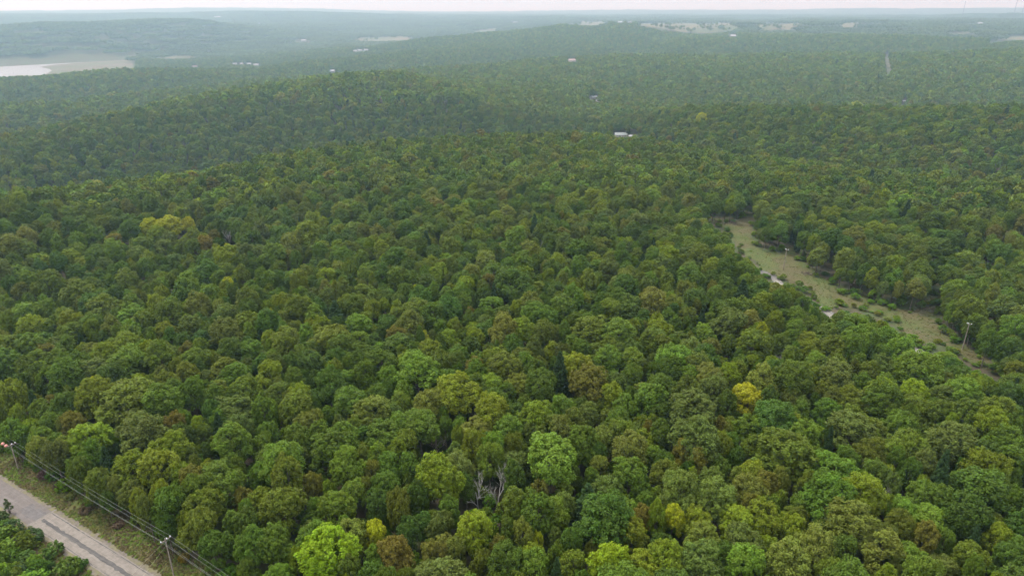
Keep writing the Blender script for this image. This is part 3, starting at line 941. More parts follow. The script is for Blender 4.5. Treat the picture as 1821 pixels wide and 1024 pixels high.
# houses (built below) need a gap in the trees in front of them
HOUSES = [
    # px, py (foot), width, depth, wall h, rise, turn, roof, wall, label
    (1104, 243, 15.5, 7.5, 2.6, 2.2, 0.06, M_ROOFG, M_WALL, "long low house with grey-green roof in the valley beyond the near hill", 700),
    (1056, 176, 11, 8, 2.8, 2.0, 0.5, M_ROOFW, M_WALLW, "house with bright white metal roof among trees on the middle slope", 900),
    (1064, 181, 7, 5, 2.4, 1.2, 0.2, M_ROOFW, M_WALL, "small pale shed just below the white-roofed house on the slope", 900),
    (1017, 110, 22, 12, 4, 4, 0.1, M_ROOFB, M_WALL, "brownish roofed house on the wooded ridge below the middle hill", 1500),
    (1303, 66, 30, 16, 5, 6, 0.1, M_ROOFW, M_WALLW, "big pale gabled house on its own green knoll below the pastures", 2300),
    (540, 74, 34, 18, 7, 5, 0.2, M_ROOFW, M_WALLW, "larger white building at the foot of the hazy slope beyond the lake valley", 2500),
    (556, 76, 16, 12, 5, 3, 0.1, M_ROOFW, M_WALLW, "smaller white building right of the larger one beyond the lake valley", 2500),
    (632, 92, 18, 12, 4, 3, 0.0, M_ROOFW, M_WALLW, "leftmost of three white roofs at the middle hill's foot", 1900),
    (640, 91, 20, 12, 4, 3, 0.1, M_ROOFW, M_WALLW, "middle one of three white roofs at the middle hill's foot", 1900),
    (651, 90, 18, 12, 4, 3, -0.1, M_ROOFW, M_WALLW, "rightmost of three white roofs at the middle hill's foot", 1900),
    (418, 115, 18, 9, 4, 2.5, 0.1, M_ROOFW, M_WALLW, "first white roof from the left in the row near the lake's end", 1700),
    (430, 115, 16, 9, 4, 2.5, 0.0, M_ROOFW, M_WALLW, "second white roof from the left in the row near the lake's end", 1700),
    (443, 115, 18, 9, 4, 2.5, 0.1, M_ROOFW, M_WALLW, "third white roof from the left in the row near the lake's end", 1700),
    (456, 117, 22, 10, 5, 3, 0.0, M_ROOFW, M_WALLW, "last and widest white roof in the row near the lake's end", 1700),
    (347, 120, 20, 10, 4, 3, 0.1, M_ROOFB, M_WALLW, "reddish roofed house alone among trees right of the mud flat", 1700),
    (591, 129, 12, 8, 4, 2.5, 0.2, M_ROOFW, M_WALLW, "lone white roof on the ridge above the left valley", 1300),
    (387, 32.5, 60, 24, 9, 8, 0.1, M_ROOFW, M_WALLW, "lone white building high on the hazy ridge behind the lake", 4000),
    (461, 44, 46, 20, 9, 6, 0.1, M_ROOFW, M_WALLW, "white building on the pale slope right of the lake's bluff", 3800),
    (917, 42, 40, 20, 9, 6, 0.1, M_ROOFW, M_WALLW, "white barn left of the middle hill's brow", 3400),
    (1016, 44.5, 30, 14, 6, 4, 0.1, M_ROOFW, M_WALLW, "pale farm building at the left end of the hilltop pasture", 2700),
    (1102, 41.5, 40, 18, 8, 5, 0.1, M_ROOFW, M_WALLW, "white barn right of the hilltop pasture", 2900),
    (1120, 41.5, 26, 14, 6, 4, 0.1, M_ROOFW, M_WALLW, "small white shed between the barn and the wide pasture", 2900),
    (1743, 44.5, 40, 18, 8, 6, 0.1, M_ROOFW, M_WALLW, "brightest white building on the far wooded plain", 2500),
    (1683, 49, 34, 16, 7, 4, 0.1, M_ROOFW, M_WALLW, "pale flat-looking building above the dry patch on the far plain", 2500),
    (1803, 55, 24, 12, 6, 4, 0.1, M_ROOFW, M_WALLW, "white speck of a house above the sloping pasture", 2300),
    (1607, 183, 5, 4, 2.4, 1.2, 0.1, M_ROOFW, M_WALLW, "tiny white shed deep in the wooded middle slope", 700),
]
house_pos = []
for hs in HOUSES:
    p = hit1(hs[0], hs[1], 0.0, hs[10])
    house_pos.append(p)
    if (1104 <= hs[0] <= 1104) or hs[0] in (1056, 1064, 1607):
        d = float(np.hypot(p[0], p[1]))
    _, _, dd = project(p)
    wpx = hs[2] * FPX / float(dd) / 2 + 1.0
    hpx = (hs[4] + hs[5]) * FPX / float(dd)
    KEEP.append(([(hs[0] - wpx, hs[1] - hpx * 1.15), (hs[0] + wpx, hs[1] - hpx * 1.15), (hs[0] + wpx, hs[1] - 0.15 * hpx), (hs[0] - wpx, hs[1] - 0.15 * hpx)], float(np.hypot(p[0], p[1])) + hs[3]))
p_shed = hit1(1122, 246, 0.0, 700)
KEEP.append(([(-8, 782), (30, 782), (46, 838), (-8, 838)], float(np.hypot(*gpt(33, 834)[:2])) + 5.0))
KEEP.append(([(296, 950), (324, 950), (332, 1030), (300, 1030)], float(np.hypot(*gpt(311, 1030)[:2])) + 4.0))
KEEP.append(([(1117, 237), (1128, 237), (1128, 245), (1117, 245)], float(np.hypot(p_shed[0], p_shed[1])) + 3))

def rejected(X, Y, Z, R, h):
    bad = np.zeros(len(X), bool)
    D = np.hypot(X, Y)
    pts = [(0, 0, 0), (0, 0.35, 0), (0, 0.62, 0), (0, 0.85, 0), (0, 1.0, 0), (-0.85, 0.6, 0), (0.85, 0.6, 0), (-0.6, 0.85, 0), (0.6, 0.85, 0), (-0.5, 0.35, 0), (0.5, 0.35, 0)]
    for a, t, _ in pts:
        px, py, d = project(np.stack([X + a * R, Y, Z + t * h], -1))
        for poly, dmax in KEEP:
            bad |= (D < dmax) & in_poly(px, py, poly)
    return bad

def near_road(X, Y, R):
    o = ((X - _A[0]) * RNOR[0] + (Y - _A[1]) * RNOR[1] - ROAD_C) * RIGHT_SIGN
    return (o > -(HW + 2.5) - 0.6 * R) & (o < HW + VERGE_W - 2.5 + 0.35 * R)

# drop picked-out trees that would stand on the road
cand = [c for c in cand if not bool(near_road(np.array([c[0]]), np.array([c[1]]), np.array([c[3] * 0.6]))[0])]
# ---- fill the near wood by dart throwing
cx_ = [c[0] for c in cand]; cy__ = [c[1] for c in cand]; cr = [c[3] for c in cand]
DN = 430.0
n_try = 34000
ta = rng.uniform(-0.86, 0.86, n_try)
td = np.sqrt(rng.uniform(78.0**2, DN**2, n_try))
tx, ty = td * np.sin(ta), td * np.cos(ta)
tz = terrain(tx, ty)
tr = np.clip(rng.normal(4.15, 1.3, n_try), 2.1, 7.4)
th = np.clip(8.6 + tr * 1.45 + rng.normal(0, 1.8, n_try), 8, 20)
left_bank = ((tx - _A[0]) * RNOR[0] + (ty - _A[1]) * RNOR[1] - ROAD_C) * RIGHT_SIGN < 0
ok = ~rejected(tx, ty, tz, tr, th) & ~near_road(tx, ty, tr) & ~(left_bank & (ty > 0))
cell = {}
def put(x, y, r):
    cell.setdefault((int(x // 14), int(y // 14)), []).append((x, y, r))
def free(x, y, r, f):
    gx, gy = int(x // 14), int(y // 14)
    for i in range(gx - 1, gx + 2):
        for j in range(gy - 1, gy + 2):
            for (a, b, q) in cell.get((i, j), ()):
                if (a - x) ** 2 + (b - y) ** 2 < (f * (r + q)) ** 2:
                    return False
    return True
for a, b, r in zip(cx_, cy__, cr):
    put(a, b, r)
for p in dead_pos:
    put(p[0], p[1], 1.6)
tk = pick_tints(tx, ty, rng)
for i in np.nonzero(ok)[0]:
    if free(tx[i], ty[i], tr[i], 0.61):
        put(tx[i], ty[i], tr[i])
        cand.append((tx[i], ty[i], tz[i], tr[i], th[i], tk[i], -1))
# understorey filling the gaps
under = []
n_try = 16000
ua = rng.uniform(-0.86, 0.86, n_try); ud = np.sqrt(rng.uniform(78.0**2, 330.0**2, n_try))
ux, uy = ud * np.sin(ua), ud * np.cos(ua); uz = terrain(ux, uy)
ur = rng.uniform(1.4, 3.0, n_try); uh = ur * 2.1 + rng.uniform(0.5, 2.5, n_try)
uok = ~rejected(ux, uy, uz, ur, uh) & ~near_road(ux, uy, ur)
for i in np.nonzero(uok)[0]:
    if free(ux[i], uy[i], ur[i], 0.5):
        put(ux[i], uy[i], ur[i]); under.append(i)
cand = [c for c in cand]
CA = np.array(cand, float)
px, py, dep = project(np.stack([CA[:, 0], CA[:, 1], CA[:, 2] + CA[:, 4] * 0.7], -1))
tpx, tpy, _ = project(np.stack([CA[:, 0], CA[:, 1], CA[:, 2] + CA[:, 4]], -1))
size_px = CA[:, 3] * FPX / dep
inframe = (px > -5) & (px < 1826) & (tpy < 1010) & (tpy > 0)
order = np.argsort(-size_px / (1 + 0.0 * dep) * (1 / dep) ** 0.6)
forced = CA[:, 6] >= 1000
sel = [i for i in order if inframe[i] and not forced[i]][:300]
sel = sorted(set(sel) | {i for i in range(len(CA)) if forced[i]})
rest = sorted(set(range(len(CA))) - set(sel))
print("near trees", len(CA), "individual", len(sel), "farthest individual D", np.hypot(CA[sel, 0], CA[sel, 1])[~forced[sel]].max(), "under", len(under))

# ---- the individual trees
crown_meshes, trunk_meshes = [], []
for i, (V, VAR, tmb, kind) in enumerate(NEAR):
    crown_meshes.append(leaf_mesh('crown', V, VAR))
    me = bpy.data.meshes.new('trunk')
    me.from_pydata(tmb.v, [], tmb.f)
    me.materials.append(M_BARK)
    trunk_meshes.append(me)
LAND = [("the paved road", _A * 0.25 + _B * 0.75), ("the nearer utility pole", gpt(312, 1032)), ("the farther utility pole", gpt(32, 832)), ("the bleached bare pair", dead_pos[:2].mean(0)), ("the white forked dead branches", dead_pos[2]),
        ("the thin bare branching tree", dead_pos[3]), ("the grey bare tree", dead_pos[4]), ("the single golden crown", hit1(1331, 712, 9)), ("the clearing's lower end", hit1(1750, 645)), ("the small pale snag", dead_pos[8]),
        ("the big lime crown", hit1(580, 988, 9)), ("the small lime crown", hit1(1085, 1006, 9)), ("the gravel patch", hit1(1640, 620)), ("the greyish leafless crown", dead_pos[7])]
LP = np.array([l[1] for l in LAND])
ORD = ['', 'second ', 'third ', 'fourth ', 'fifth ', 'sixth ', 'seventh ', 'eighth ', 'ninth ', 'tenth ', 'eleventh ', 'twelfth ']
lab_of, bucket = {}, {}
lpx, lpy, _ = project(LP + np.array([0, 0, 8.0]))
FARLAB = ["largest golden crown of the grove high on the left slope", "golden crown at the left end of the grove on the left slope", "golden crown at the right end of the grove on the left slope", "yellow-green crown in front of the golden grove on the left slope",
          "small yellow-green tree between the golden grove and the pale dead tree", "slim golden sapling below the slim pale dead tree", "single golden round tree halfway down the left slope", "small yellow-green tree just below the golden grove", "small yellow-green tree left of the slim golden sapling",
          "tiny bright golden tree on the left slope above the leafless crown", "tiny golden tree near the middle of the picture", "tall golden tree on the near hill's left crest line", "small yellow-green tree right of the tall one on the left crest line", "golden tree on the crest line where the hill starts rising",
          "yellow-green tree farther up the crest line", "small golden tree in the middle of the wood below the picture's centre", "bright lime tree high on the near hill right of the middle", "small lime tree among dull crowns on the left slope", "yellow-tinged tree left of the clearing above the grey bare tree",
          "golden tree on the middle slope right of the two valley roofs", "golden tree on the far crest line high above the clearing", "yellow-green tree left of the golden one on the far crest line", "yellow-green tree on the near hill's crest left of the middle"]
for i in range(len(CA)):
    if forced[i]:
        lab_of[i] = FARLAB[int(CA[i, 6]) - 1000]
tints = tint_color(CA[:, 5].astype(int), rng)
rots = rng.uniform(0, 6.283, len(CA))
picks = rng.integers(0, NB, len(CA))
tall_ids = [i for i in range(NB) if NEAR[i][3] == 'tall']
for i in range(len(CA)):
    if CA[i, 6] < 0 and rng.uniform() < 0.022:
        picks[i] = NB + int(rng.integers(0, 2)); CA[i, 5] = TN.index('cedar'); 
        tints[i] = np.array(TINTS['cedar'][0]) * rng.uniform(0.8, 1.3)
    elif CA[i, 4] / CA[i, 3] > 3.6:
        picks[i] = tall_ids[int(rng.integers(0, len(tall_ids)))]
# labels: look first, then the rank among trees of that look on one side of a landmark
OWN = {}
for q, t in enumerate(HERO):
    if t[:2] == (1331, 712): OWN[q] = "single golden crown standing out among green trees right of the middle"
    if t[:2] == (580, 988): OWN[q] = "big bright lime crown at the bottom edge left of the bleached pair"
    if t[:2] == (1085, 1006): OWN[q] = "small bright lime crown at the bottom edge right of the bleached pair"
for i in sel:
    if forced[i]:
        continue
    if int(CA[i, 6]) in OWN:
        lab_of[i] = OWN[int(CA[i, 6])]
        continue
    d2 = np.hypot(px[i] - lpx, (py[i] - lpy) * 1.3)
    j = int(np.argmin(d2))
    dx, dy = px[i] - lpx[j], (py[i] - lpy[j]) * 1.3
    if abs(dx) > abs(dy):
        w = 'right of' if dx > 0 else 'left of'
    else:
        w = 'below' if dy > 0 else 'above'
    if picks[i] >= NB:
        look = 'pointed dark cedar'
    else:
        look = ('broad' if CA[i, 3] > 5.2 else ('narrow' if CA[i, 3] < 3.9 else 'rounded')) + ' ' + TN[int(CA[i, 5])] + ' leafy tree'
    bucket.setdefault((look, w, j), []).append((float(d2[j]), i))
for (look, w, j), lst in bucket.items():
    lst.sort()
    for q, (d, i) in enumerate(lst):
        lab_of[i] = f"{look}, {ORD[min(q, 11)]}nearest such {w} {LAND[j][0]}"
for i in sel:
    x, y, z, R, h = CA[i, :5]
    root = empty('cedar_tree' if picks[i] >= NB else 'oak_tree' if False else 'leafy_tree', (x, y, z), rots[i])
    tag(root, lab_of[i], 'tree', 'trees of the near wood')
    ced = picks[i] >= NB
    sx = R / (2.9 if ced else R0) * (0.62 if ced else 1.0)
    sz = h / (12.0 if ced else H0)
    root.scale = (sx * rng.uniform(0.86, 1.16), sx * rng.uniform(0.86, 1.16), sz)
    c = bpy.data.objects.new('crown', crown_meshes[picks[i]]); col.objects.link(c); c.parent = root
    c['tint'] = [float(v) for v in tints[i]]
    t = bpy.data.objects.new('trunk', trunk_meshes[picks[i]]); col.objects.link(t); t.parent = root

# ------------------------------------------------------------------ the rest of the wood: instanced masses
def proto_collection(name, protos, cached=None):
    c = bpy.data.collections.new(name)
    for i, (V, VAR, tmb, kind) in enumerate(protos):
        me = leaf_mesh('%s_tree' % name, V, VAR, tmb)
        o = bpy.data.objects.new('%s_tree_%03d' % (name, i), me)
        c.objects.link(o)
    return c
def scatter_group(coll):
    ng = bpy.data.node_groups.new('scatter_' + coll.name, 'GeometryNodeTree')
    ng.interface.new_socket('Geometry', in_out='INPUT', socket_type='NodeSocketGeometry')
    ng.interface.new_socket('Geometry', in_out='OUTPUT', socket_type='NodeSocketGeometry')
    n, l = ng.nodes, ng.links
    gi, go = n.new('NodeGroupInput'), n.new('NodeGroupOutput')
    ci = n.new('GeometryNodeCollectionInfo')
    ci.inputs['Collection'].default_value = coll
    ci.inputs['Separate Children'].default_value = True
    ci.inputs['Reset Children'].default_value = True
    ip = n.new('GeometryNodeInstanceOnPoints')
    ip.inputs['Pick Instance'].default_value = True
    def named(nm, dt):
        a = n.new('GeometryNodeInputNamedAttribute')
        a.data_type = dt
        a.inputs['Name'].default_value = nm
        return a.outputs[0]
    l.new(gi.outputs[0], ip.inputs['Points'])
    l.new(ci.outputs[0], ip.inputs['Instance'])
    l.new(named('pick', 'INT'), ip.inputs['Instance Index'])
    l.new(named('turn', 'FLOAT_VECTOR'), ip.inputs['Rotation'])
    l.new(named('size', 'FLOAT_VECTOR'), ip.inputs['Scale'])
    l.new(ip.outputs[0], go.inputs[0])
    return ng
def scatter(name, P, size, pick, turn, tint, group):
    n = len(P)
    me = bpy.data.meshes.new(name)
    me.vertices.add(n)
    me.vertices.foreach_set('co', np.asarray(P, np.float32).ravel())
    def attr(nm, ty, data, key):
        a = me.attributes.new(nm, ty, 'POINT')
        a.data.foreach_set(key, data.ravel())
    attr('size', 'FLOAT_VECTOR', np.asarray(size, np.float32), 'vector')
    rot = np.zeros((n, 3), np.float32); rot[:, 2] = turn
    attr('turn', 'FLOAT_VECTOR', rot, 'vector')
    attr('pick', 'INT', np.asarray(pick, np.int32), 'value')
    attr('tint', 'FLOAT_COLOR', np.concatenate([tint, np.ones((n, 1))], 1).astype(np.float32), 'color')
    me.update()
    o = bpy.data.objects.new(name, me)
    col.objects.link(o)
    md = o.modifiers.new('scatter', 'NODES')
    md.node_group = group
    return o
G_NEAR = scatter_group(proto_collection('near', NEAR))
G_MID = scatter_group(proto_collection('mid', MID))
G_FAR = scatter_group(proto_collection('far', FAR))
def size_of(R, h, ced):
    sx = np.where(ced, R / 2.9 * 0.62, R / R0)
    sz = np.where(ced, h / 12.0, h / H0)
    return np.stack([sx, sx, sz], 1)

ri = np.array(rest)
ced = picks[ri] >= NB
dist = np.hypot(CA[ri, 0], CA[ri, 1])
o = scatter('forest', CA[ri, :3], size_of(CA[ri, 3], CA[ri, 4], ced), picks[ri], rots[ri], tints[ri], G_NEAR)
tag(o, "dense mixed oak wood covering the near hillside above the foreground trees", 'forest', kind='stuff')
ui = np.array(under)
ex, ey = [], []
for (x1, y1), (x2, y2) in zip(CLEARING, CLEARING[1:] + CLEARING[:1]):
    m = max(1, int(math.hypot(x2 - x1, y2 - y1) / 7))
    t_ = rng.uniform(0, 1, m)
    ex += list(x1 + (x2 - x1) * t_ + rng.normal(0, 4, m)); ey += list(y1 + (y2 - y1) * t_ + rng.normal(0, 3, m))
EW = hit(np.array(ex), np.array(ey), n=300)
ux = np.concatenate([ux, EW[:, 0]]); uy = np.concatenate([uy, EW[:, 1]]); uz = np.concatenate([uz, EW[:, 2]])
er = rng.uniform(0.5, 2.3, len(EW)); ur = np.concatenate([ur, er]); uh = np.concatenate([uh, er * rng.uniform(0.9, 2.0, len(EW))])
ui = np.concatenate([ui, np.arange(len(ux) - len(EW), len(ux))])
uk = pick_tints(ux[ui], uy[ui], rng)
uc = tint_color(uk, rng) * np.array([0.9, 1.05, 0.8])
o = scatter('undergrowth', np.stack([ux[ui], uy[ui], uz[ui] - uh[ui] * 0.15], 1), np.stack([ur[ui] / R0, ur[ui] / R0, uh[ui] / H0], 1), rng.integers(0, MBN, len(ui)), rng.uniform(0, 6.28, len(ui)), uc, G_MID)
tag(o, "low leafy undergrowth filling the gaps between the near trees", 'undergrowth', kind='stuff')

# visibility along each bearing, so that slopes turned away are not planted for nothing
VA = np.linspace(-0.84, 0.84, 421)
VD = np.geomspace(80, 15000, 500)
AA, DD = np.meshgrid(VA, VD, indexing='ij')
TZ = terrain(DD * np.sin(AA), DD * np.cos(AA))
SL = (TZ + 7 - CAM_H) / DD
RUN = np.maximum.accumulate(SL, axis=1)
def visible(X, Y, top, slack):
    az, D = np.arctan2(X, Y), np.hypot(X, Y)
    ia = np.clip(np.round((az - VA[0]) / (VA[1] - VA[0])).astype(int), 0, len(VA) - 1)
    idd = np.clip(np.searchsorted(VD, D) - 2, 0, len(VD) - 1)
    return (top + slack - CAM_H) / D > RUN[ia, idd]
def grid_points(d0, d1, s, half=0.80):
    n = int(d1 / s / 0.866) + 2
    gx, gy = np.meshgrid(np.arange(-n, n + 1), np.arange(0, n + 1))
    gx = (gx + 0.5 * (gy % 2)) * s
    gy = gy * s * 0.866
    X = gx.ravel() + rng.uniform(-0.42, 0.42, gx.size) * s
    Y = gy.ravel() + rng.uniform(-0.42, 0.42, gx.size) * s
    D, a = np.hypot(X, Y), np.arctan2(X, Y)
    k = (D >= d0) & (D < d1) & (np.abs(a) < half)
    return X[k], Y[k]
def wood(name, label, d0, d1, s, group, nb, sink=0.0, lod=1.0):
    X, Y = grid_points(d0, d1, s)
    Z = terrain(X, Y)
    k = visible(X, Y, Z + 18, 6) & ~((Z < LAKE_Z + 3.0) & (np.hypot(X, Y) > 1950) & (X < -600))
    X, Y, Z = X[k], Y[k], Z[k]
    n = len(X)
    R = np.clip(rng.normal(4.7, 1.1, n), 2.6, 7.2) * (s / 8.0)
    h = np.clip(8.6 + R * 1.35 + rng.normal(0, 1.8, n), 8, 20)
    bad = rejected(X, Y, Z, R, h)
    X, Y, Z, R, h = X[~bad], Y[~bad], Z[~bad], R[~bad], h[~bad]
    n = len(X)
    k = pick_tints(X, Y, rng)
    c = tint_color(k, rng)
    # valley shade put into the leaf tint: darker in hollows, lighter on spurs
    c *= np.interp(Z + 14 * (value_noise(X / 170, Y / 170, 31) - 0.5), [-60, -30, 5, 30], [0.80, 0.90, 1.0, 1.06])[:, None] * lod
    cd = rng.uniform(size=n) < 0.012
    c[cd] = np.array(TINTS['cedar'][0]) * rng.uniform(0.9, 1.4, (cd.sum(), 1))
    yl = rng.uniform(size=n) < 0.012
    c[yl] = np.array(TINTS['golden'][0]) * rng.uniform(0.6, 1.0, (yl.sum(), 1))
    pk = np.where(cd, nb + rng.integers(0, 2, n), rng.integers(0, nb, n))
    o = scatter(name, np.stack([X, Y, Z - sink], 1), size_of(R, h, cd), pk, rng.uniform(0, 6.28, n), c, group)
    print(name, n)
    return tag(o, label, 'forest', kind='stuff')
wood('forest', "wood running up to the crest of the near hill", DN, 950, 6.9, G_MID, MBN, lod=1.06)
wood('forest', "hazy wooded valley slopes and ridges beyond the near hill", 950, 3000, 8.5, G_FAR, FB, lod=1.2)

# trees dotted over the far pastures
fx, fy = [], []
for key, poly in FIELDS.items():
    b = np.array(poly)
    m = int(max(3, (b[:, 0].max() - b[:, 0].min()) * (b[:, 1].max() - b[:, 1].min()) * 0.011)) if key in ('hilltop', 'plateau', 'east', 'strip', 'square') else 3
    qx_, qy_ = rng.uniform(b[:, 0].min(), b[:, 0].max(), m), rng.uniform(b[:, 1].min(), b[:, 1].max(), m)
    k = in_poly(qx_, qy_, poly)
    fx += list(qx_[k]); fy += list(qy_[k])
W = hit(np.array(fx), np.array(fy), 0.0, 900.0)
W = np.concatenate([W] + [W + np.stack([rng.normal(0, 14, len(W)), rng.normal(0, 20, len(W)), np.zeros(len(W))], 1) for _ in range(3)])
W[:, 2] = terrain(W[:, 0], W[:, 1])
n = len(W)
R = rng.uniform(4, 8, n)
o = scatter('forest', W, size_of(R, R * 1.5 + 4, np.zeros(n, bool)), rng.integers(0, FB, n), rng.uniform(0, 6.28, n), tint_color(pick_tints(W[:, 0], W[:, 1], rng), rng), G_FAR)
tag(o, "scattered trees and hedge clumps dotted over the far pale pastures", 'forest', kind='stuff')

# far hills: clumps of canopy
def patch_protos(n, side_m, ntree, seed):
    out = []
    for i in range(n):
        r = np.random.default_rng(seed + i)
        P, N, VAR = [], [], []
        for _ in range(ntree):
            c = np.array([r.uniform(-0.5, 0.5) * side_m, r.uniform(-0.5, 0.5) * side_m, r.uniform(6.0, 11.0)])
            R = r.uniform(4.0, 6.5)
            d = r.normal(size=(14, 3)) + np.array([0, -0.0, 0.7]); d /= np.linalg.norm(d, axis=1, keepdims=True)
            P.append(c + d * R * np.array([0.9, 0.9, 0.75])); N.append(d + r.normal(scale=0.25, size=d.shape))
            VAR.append(np.clip(r.uniform(0.1, 0.9) + r.normal(scale=0.08, size=14), 0, 1))
        P, N, VAR = np.concatenate(P), np.concatenate(N), np.concatenate(VAR)
        out.append((leaf_quads(P, N, 4.2, r), VAR, MB(), 'patch'))
    return out
G_PATCH = scatter_group(proto_collection('patch', patch_protos(6, 74.0, 70, 700)))
X, Y = grid_points(3000, 12600, 66.0)
Z = terrain(X, Y)
k = visible(X, Y, Z + 16, 12) & ~((Z < LAKE_Z + 3.0) & (np.hypot(X, Y) > 1950) & (X < -600))
X, Y, Z = X[k], Y[k], Z[k]
bad = rejected(X, Y, Z, np.full(len(X), 27.0), np.full(len(X), 12.0))
X, Y, Z = X[~bad], Y[~bad], Z[~bad]
n = len(X)
c = np.array([0.085, 0.120, 0.030]) * rng.uniform(0.8, 1.25, (n, 1)) * rng.uniform(0.93, 1.07, (n, 3))
o = scatter('forest', np.stack([X, Y, Z], 1), np.ones((n, 3)), rng.integers(0, 6, n), rng.integers(0, 4, n) * math.pi / 2, c, G_PATCH)
tag(o, "far wooded hills fading into haze below the skyline", 'forest', kind='stuff')
print('far patches', n)

# pale boulders along the lake's rocky shore
def rock_collection():
    c = bpy.data.collections.new('boulder')
    t = (1 + 5 ** 0.5) / 2
    base = np.array([(-1, t, 0), (1, t, 0), (-1, -t, 0), (1, -t, 0), (0, -1, t), (0, 1, t), (0, -1, -t), (0, 1, -t), (t, 0, -1), (t, 0, 1), (-t, 0, -1), (-t, 0, 1)], float) / 1.9
    fc = [(0, 11, 5), (0, 5, 1), (0, 1, 7), (0, 7, 10), (0, 10, 11), (1, 5, 9), (5, 11, 4), (11, 10, 2), (10, 7, 6), (7, 1, 8), (3, 9, 4), (3, 4, 2), (3, 2, 6), (3, 6, 8), (3, 8, 9), (4, 9, 5), (2, 4, 11), (6, 2, 10), (8, 6, 7), (9, 8, 1)]
    for i in range(4):
        me = bpy.data.meshes.new('boulder')
        me.from_pydata([tuple(v) for v in base * rng.uniform(0.65, 1.35, (12, 1))], [], fc)
        me.materials.append(M_PALEROCK)
        c.objects.link(bpy.data.objects.new('boulder_%03d' % i, me))
    return c
G_ROCK = scatter_group(rock_collection())
n = 260
q = rng.uniform(40, 149, n); q = np.where(value_noise(q / 7, q * 0, 21) > 0.42, q, np.clip(q + 6, 0, 149))
Pb = np.stack([np.interp(q, np.arange(len(BANK)), BANK[:, k]) for k in range(3)], 1)
off = rng.uniform(0, 60, n)
Pb[:, :2] += Pb[:, :2] / np.linalg.norm(Pb[:, :2], axis=1, keepdims=True) * off[:, None]
Pb[:, 2] = LAKE_Z + np.interp(off, [0, 18, 42, 60], [2, 8, 16, 18])
sz = rng.uniform(2.0, 6.5, (n, 1)) * np.array([[1.6, 1.2, 0.8]])
tag(scatter('boulder_rubble', Pb, sz, rng.integers(0, 4, n), rng.uniform(0, 6.28, n), np.ones((n, 3)), G_ROCK), "pale boulders strewn along the lake's far rocky shore", 'rocks', kind='stuff')

# ------------------------------------------------------------------ roadside bushes and grass
def tuft_proto(seed):
    r = np.random.default_rng(seed)
    n = 26
    a = r.uniform(0, 6.28, n); rad = r.uniform(0, 0.42, n)
    P = np.stack([np.cos(a) * rad, np.sin(a) * rad, r.uniform(0.12, 0.4, n)], 1)
    N = np.stack([np.cos(a), np.sin(a), r.uniform(0.5, 2.2, n)], 1)
    return leaf_quads(P, N, 0.34, r), r.uniform(0, 1, n), MB(), 'tuft'
G_TUFT = scatter_group(proto_collection('tuft', [tuft_proto(900 + i) for i in range(5)]))
n = 15000
s = rng.uniform(S0 * 0.5, S1, n)
o_ = rng.uniform(HW + 1.0, HW + VERGE_W, n) * RIGHT_SIGN
lft = rng.uniform(size=n) < 0.2
o_[lft] = -RIGHT_SIGN * rng.uniform(HW + 0.9, HW + 5, lft.sum())
P = np.array([road_pt(a, b, 0.03) for a, b in zip(s, o_)])
nz = value_noise(P[:, 0] / 5, P[:, 1] / 5, 8)
keep = rng.uniform(size=n) < 0.25 + 0.75 * nz
P = P[keep]; nz = nz[keep]; n = len(P)
pal = np.array([(0.085, 0.115, 0.022), (0.105, 0.105, 0.03), (0.095, 0.078, 0.033), (0.09, 0.13, 0.02)])
c = pal[np.clip((value_noise(P[:, 0] / 7, P[:, 1] / 7, 12) * 4 + rng.normal(0, 0.5, n)).astype(int), 0, 3)] * rng.uniform(0.95, 1.45, (n, 1))
sz = rng.uniform(0.5, 1.15, (n, 1)) * np.array([[1, 1, 0.8]])
tag(scatter('verge_weeds_grass', P, sz, rng.integers(0, 5, n), rng.uniform(0, 6.28, n), c, G_TUFT), "dry olive grass and weeds along both sides of the paved road", 'grass', kind='stuff')
# grass in the clearing
bb = np.array(CLEARING)
qx, qy = rng.uniform(1236, 1786, 16000), rng.uniform(376, 664, 16000)
ins = in_poly(qx, qy, CLEARING)
W = hit(qx[ins], qy[ins], n=400)
n = len(W)
c = np.array([(0.075, 0.10, 0.022), (0.095, 0.10, 0.03), (0.09, 0.08, 0.034)])[np.clip((value_noise(W[:, 0] / 11, W[:, 1] / 11, 14) * 3 + rng.normal(0, 0.4, n)).astype(int), 0, 2)] * rng.uniform(0.85, 1.15, (n, 1))
tag(scatter('clearing_weeds_grass', W, rng.uniform(0.6, 1.3, (n, 1)) * np.array([[1, 1, 0.45]]), rng.integers(0, 5, n), rng.uniform(0, 6.28, n), c, G_TUFT), "rough grass and weeds of the long clearing", 'grass', kind='stuff')

